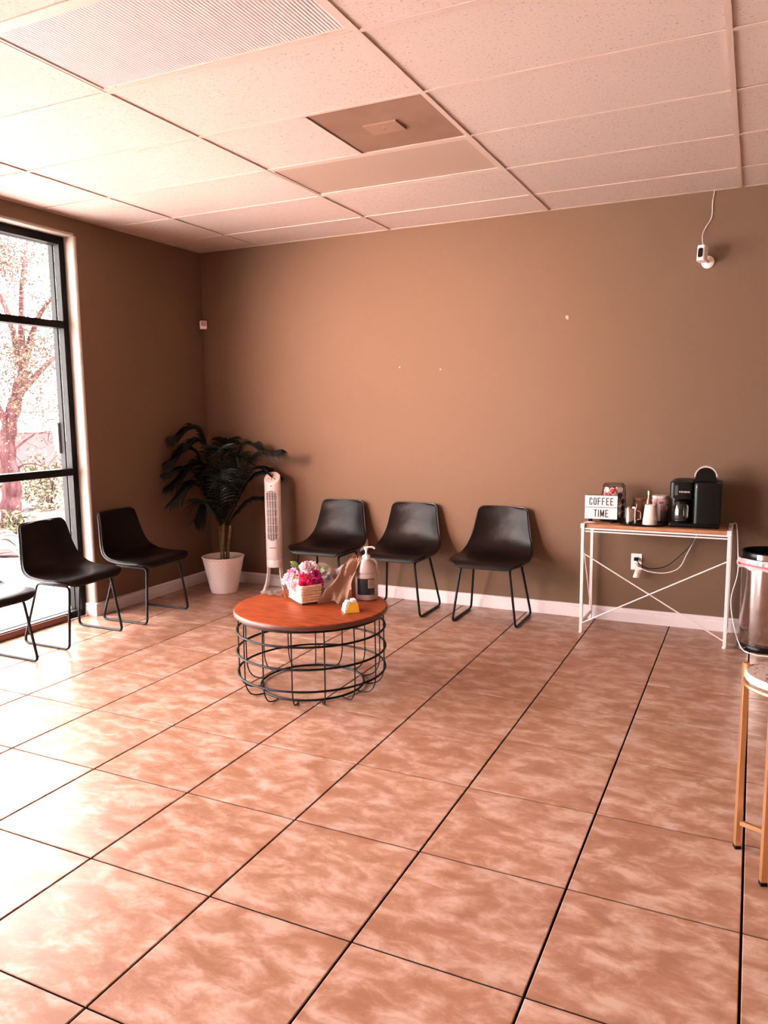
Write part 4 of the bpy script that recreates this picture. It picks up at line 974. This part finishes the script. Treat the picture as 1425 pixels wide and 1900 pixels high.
# ------------------------------------------------------------------ outlets, cords, wall devices
def outlet(nm, label, x, z):
    t_ = thing(nm, label, 'outlet', (x, 0, z))
    MB().box(-.036, .036, -.006, 0, -.058, .058, bev=.002).build('cover_plate', M['white_plastic'], t_, smooth=0)
    for s_ in (-1, 1):
        f_ = MB().box(-.017, .017, -.0078, -.005, s_*.021-.014, s_*.021+.014, bev=.004).build('receptacle', M['white_plastic'], t_)
        MB().box(-.008, -.005, -.0084, -.0075, s_*.021-.004, s_*.021+.006).box(.005, .008, -.0084, -.0075, s_*.021-.004, s_*.021+.006).build('slot', M['shadow_gap'], f_, smooth=0)
    return t_
o1 = outlet('wall_outlet', 'white wall outlet between the two leftmost chairs on the back wall', 1.558, .41)
o2 = outlet('wall_outlet', 'white wall outlet under the coffee console with plugs and paper tag', 3.700, .437)
def cord(nm, label, pts, r_, m, plug=None, n=6):
    c_ = thing(nm, label, 'cord', pts[0]); o3 = Vector(pts[0])
    MB().tube([p-o3 for p in bez([Vector(p) for p in pts], n)], r_, 6).build('cable', m, c_)
    if plug:
        mb = MB(); mb.box(-.014, .014, -.032, 0, -.012, .012, bev=.004, seg=2); mb.build('plug', m, c_, loc=Vector(plug)-o3)
    return c_
cord('power_cord', 'black power cord from outlet below the console up to its top', [(3.702, -.040, .46), (3.735, -.052, .425), (3.80, -.055, .405), (3.90, -.055, .43), (3.98, -.042, .50), (4.06, -.032, .60), (4.08, -.026, .70)], .0032, M['black_plastic'], (3.700, -.0085, .460))
wc = cord('power_cord', 'white power cord with a paper tag from outlet below console', [(3.700, -.040, .418), (3.73, -.06, .405), (3.80, -.065, .385), (3.90, -.065, .385), (3.985, -.050, .425), (4.03, -.035, .52), (4.080, -.026, .64), (4.092, -.024, .70)], .0030, M['white_plastic'], (3.700, -.0085, .416))
tg_ = MB().grid(lambda uu, vv: Vector(((uu-.5)*.042 - .018*vv, -.012*math.sin(uu*3), -.060*vv)), 6, 5, th=.0006).build('paper_tag', M['tag_paper'], wc, loc=(.025, -.026, -.020))
mb = MB()
for k in range(4): mb.box(-.014+.003*k, .008+.004*(k % 2), -.0140, -.0132, -.014-.011*k, -.011-.011*k)
mb.build('tag_print', M['vent'], tg_, smooth=0)
cord('power_cord', 'tangled brown cord hanging from the outlet between the chairs', [(1.556, -.038, .43), (1.548, -.05, .40), (1.535, -.055, .35), (1.520, -.055, .30), (1.530, -.05, .25), (1.515, -.05, .19), (1.50, -.04, .12), (1.45, -.035, .02)], .004, M['card'], (1.558, -.0085, .431))
cord('power_cord', 'white cord draping from the console end to the floor by the bin', [(4.298, -.030, .735), (4.322, -.030, .745), (4.334, -.10, .70), (4.345, -.18, .58), (4.349, -.20, .44), (4.318, -.21, .27), (4.346, -.32, .12), (4.395, -.43, .02), (4.462, -.475, .0040), (4.54, -.485, .0040), (4.70, -.47, .0040), (4.85, -.43, .0040)], .0034, M['white_plastic'])

# security camera on the wall
sc_ = thing('security_camera', 'small white security camera on round wall mount, upper right of wall', 'camera', (4.083, 0, 2.435))
mb = MB().lathe([(.040, 0), (.040, .008), (.034, .014), (.012, .018)], 28); mb.xf(Matrix.Rotation(PI/2, 4, 'X')); mb.build('wall_mount', M['white_plastic'], sc_)
MB().tube([(0, -.012, .0), (-.012, -.045, .012), (-.026, -.062, .030)], .011, 10).build('ball_arm', M['white_plastic'], sc_)
cb_ = MB(); pl_ = fillet([(-.026, -.034, 0), (.026, -.034, 0), (.026, .034, 0), (-.026, .034, 0)], .018, 5)
cb_.prism([(p.x, p.y) for p in pl_], -.048, .048)
mrot = Matrix.Translation((-.030, -.085, .040)) @ Matrix.Rotation(-.30, 4, 'Z') @ Matrix.Rotation(-.12, 4, 'X')
cb_.xf(mrot); bd = cb_.build('camera_body', M['white_plastic'], sc_)
ln = MB(); pl_ = fillet([(-.015, -.030, 0), (.015, -.030, 0), (.015, .030, 0), (-.015, .030, 0)], .014, 5)
ln.prism([(p.x, p.y) for p in pl_], 0, .002, lambda p, y: (p[0], -.0342-y, p[1])); ln.xf(mrot); ln.build('lens_window', M['lens_black'], bd)
ln = MB().box(-.012, .012, -.01, .01, .0475, .0495, bev=.001); ln.xf(mrot); ln.build('cable_port', M['shadow_gap'], bd, smooth=0)
cord('camera_cable', 'thin white cable from ceiling down to the security camera', [(4.105, -.006, H-.002), (4.096, -.006, 2.80), (4.096, -.006, 2.73), (4.085, -.008, 2.69), (4.058, -.012, 2.645), (4.045, -.030, 2.60), (4.052, -.078, 2.53)], .0026, M['white_plastic'])
ms = thing('motion_sensor', 'small white motion sensor mounted in the room corner', 'sensor', (.040, -.040, 2.262), PI/4)
MB().box(-.030, .030, -.016, .022, -.036, .036, bev=.008, seg=3).build('case', M['white_plastic'], ms)
MB().box(-.022, .022, -.0195, -.014, -.012, .028, bev=.002).build('lens', mat('sensor_lens', (.45, .24, .19), .4), ms, smooth=0)
cd_ = MB().tube([(.006, -.006, 2.222), (.006, -.006, .10)], .0035, 6).build('sensor_cable', M['wall'], None)
tag(cd_, 'thin painted cable running down the room corner below the sensor', 'cable')
hk = tag(MB().box(-.010, .010, -.004, 0, -.010, .010, bev=.002).box(-.004, .012, -.006, -.002, -.016, -.004).build('wall_hook', M['jamb'], None, smooth=0, loc=(3.181, 0, 2.144)), 'tiny pale adhesive hook patch at upper right of back wall', 'hook')
for k, (x, z) in enumerate(((1.890, 1.840), (2.230, 1.812))):
    mb = MB().lathe([(.004, 0), (.0045, .003), (.002, .006)], 8); mb.xf(Matrix.Rotation(PI/2, 4, 'X'))
    tag(mb.build('push_pin', M['white_plastic'], None, loc=(x, 0, z)), ['tiny white push pin in middle of back wall, left one', 'tiny white push pin in middle of back wall, right one'][k], 'pin')

# ------------------------------------------------------------------ steel bin
bn = thing('pedal_bin', 'tall polished steel pedal bin with white liner beside the console', 'bin', (4.530, -.270, 0))
MB().lathe([(.158, .030), (.160, .034), (.160, .575)], 48, capt=False).build('body', M['steel'], bn)
MB().lathe([(.165, 0), (.168, .004), (.168, .024), (.163, .032)], 48).build('base', M['black_plastic'], bn)
MB().lathe([(.1605, .571), (.163, .575), (.163, .612), (.158, .618), (.150, .612), (.148, .560)], 48, capb=False, capt=False).build('rim', M['black_plastic'], bn)
MB().grid(lambda uu, vv: Vector(((.1640)*math.cos(-2.05+.62*uu), (.1640)*math.sin(-2.05+.62*uu), .578+.032*vv)), 10, 2).build('rim_plate', M['steel'], bn, recalc=False)
def liner(uu, vv):
    a = 2*PI*uu; w_ = .004*math.sin(23*a)+.003*math.sin(37*a+1); rr = .164+.010*math.sin(PI*vv)+w_*math.sin(PI*min(1, vv+.1))
    bl = max(0, math.cos(a-3.42))**40*.018
    return Vector(((rr+bl)*math.cos(a), (rr+bl)*math.sin(a), .574-.062*vv+.006*math.sin(9*a)*vv))
MB().grid(liner, 97, 7, th=.0008).build('bin_liner', M['bin_bag'], bn)
MB().tube([((.176)*math.cos(2*PI*k/48), (.176)*math.sin(2*PI*k/48), .534+.007*math.sin(2*PI*k/48*2)) for k in range(48)], .006, 6, closed=True).build('drawstring', M['bag_string'], bn)
MB().ball((.178*math.cos(-2.72), .178*math.sin(-2.72), .542), .012, 10, 6, (1.6, 1.2, .7)).build('string_knot', M['red'], bn)
pd = MB().box(-.030, .030, -.036, .02, -.005, .005, bev=.003); pd.xf(Matrix.Translation((.172*math.cos(-2.45), .172*math.sin(-2.45), .016)) @ Matrix.Rotation(-2.45+PI/2, 4, 'Z')); pd.build('pedal', M['chrome'], bn)

# ------------------------------------------------------------------ bar stool
st = thing('bar_stool', 'gold-legged bar stool with round terrazzo seat at the right edge', 'stool', (4.553, -2.861, 0))
o3 = Vector((4.553, -2.861, 0)); feet = [Vector((4.416, -2.803, 0)), Vector((4.495, -2.998, 0)), Vector((4.690, -2.919, 0)), Vector((4.611, -2.724, 0))]
rz_ = math.atan2(-.195, .079)
for k, f in enumerate(feet):
    a = f-o3; b = a*1.0 + Vector((.004, .020, 0))*0
    mb = MB().box(-.0095, .0095, -.0095, .0095, .012, .662, bev=.001); mb.xf(Matrix.Translation(a) @ Matrix.Rotation(rz_, 4, 'Z'))
    lg = mb.build('leg', M['gold'], st, smooth=0)
    mb = MB().box(-.0105, .0105, -.0105, .0105, 0, .013, bev=.001); mb.xf(Matrix.Translation(a) @ Matrix.Rotation(rz_, 4, 'Z')); mb.build('foot_cap', M['black_plastic'], lg, smooth=0)
for k in (0, 1):     # crossed stretchers low between opposite legs
    a, n_ = feet[k]-o3, feet[k+2]-o3; d_ = n_-a; L_ = d_.length
    mb = MB().box(.008, L_-.008, -.0065, .0065, .088+.0165*k, .104+.0165*k, bev=.001); mb.xf(Matrix.Translation(a) @ Matrix.Rotation(math.atan2(d_.y, d_.x), 4, 'Z')); mb.build('stretcher', M['gold'], st, smooth=0)
MB().tube([(.140*math.cos(2*PI*k/48), .140*math.sin(2*PI*k/48), .618) for k in range(48)], .007, 8, closed=True).build('seat_ring', M['gold'], st)
MB().lathe([(.134, .630), (.139, .633), (.140, .650), (.138, .654)], 56).build('seat_edge', M['seat_edge'], st)
MB().lathe([(.137, .6535), (.135, .6565), (.10, .658)], 56).build('seat_top', M['terrazzo'], st)
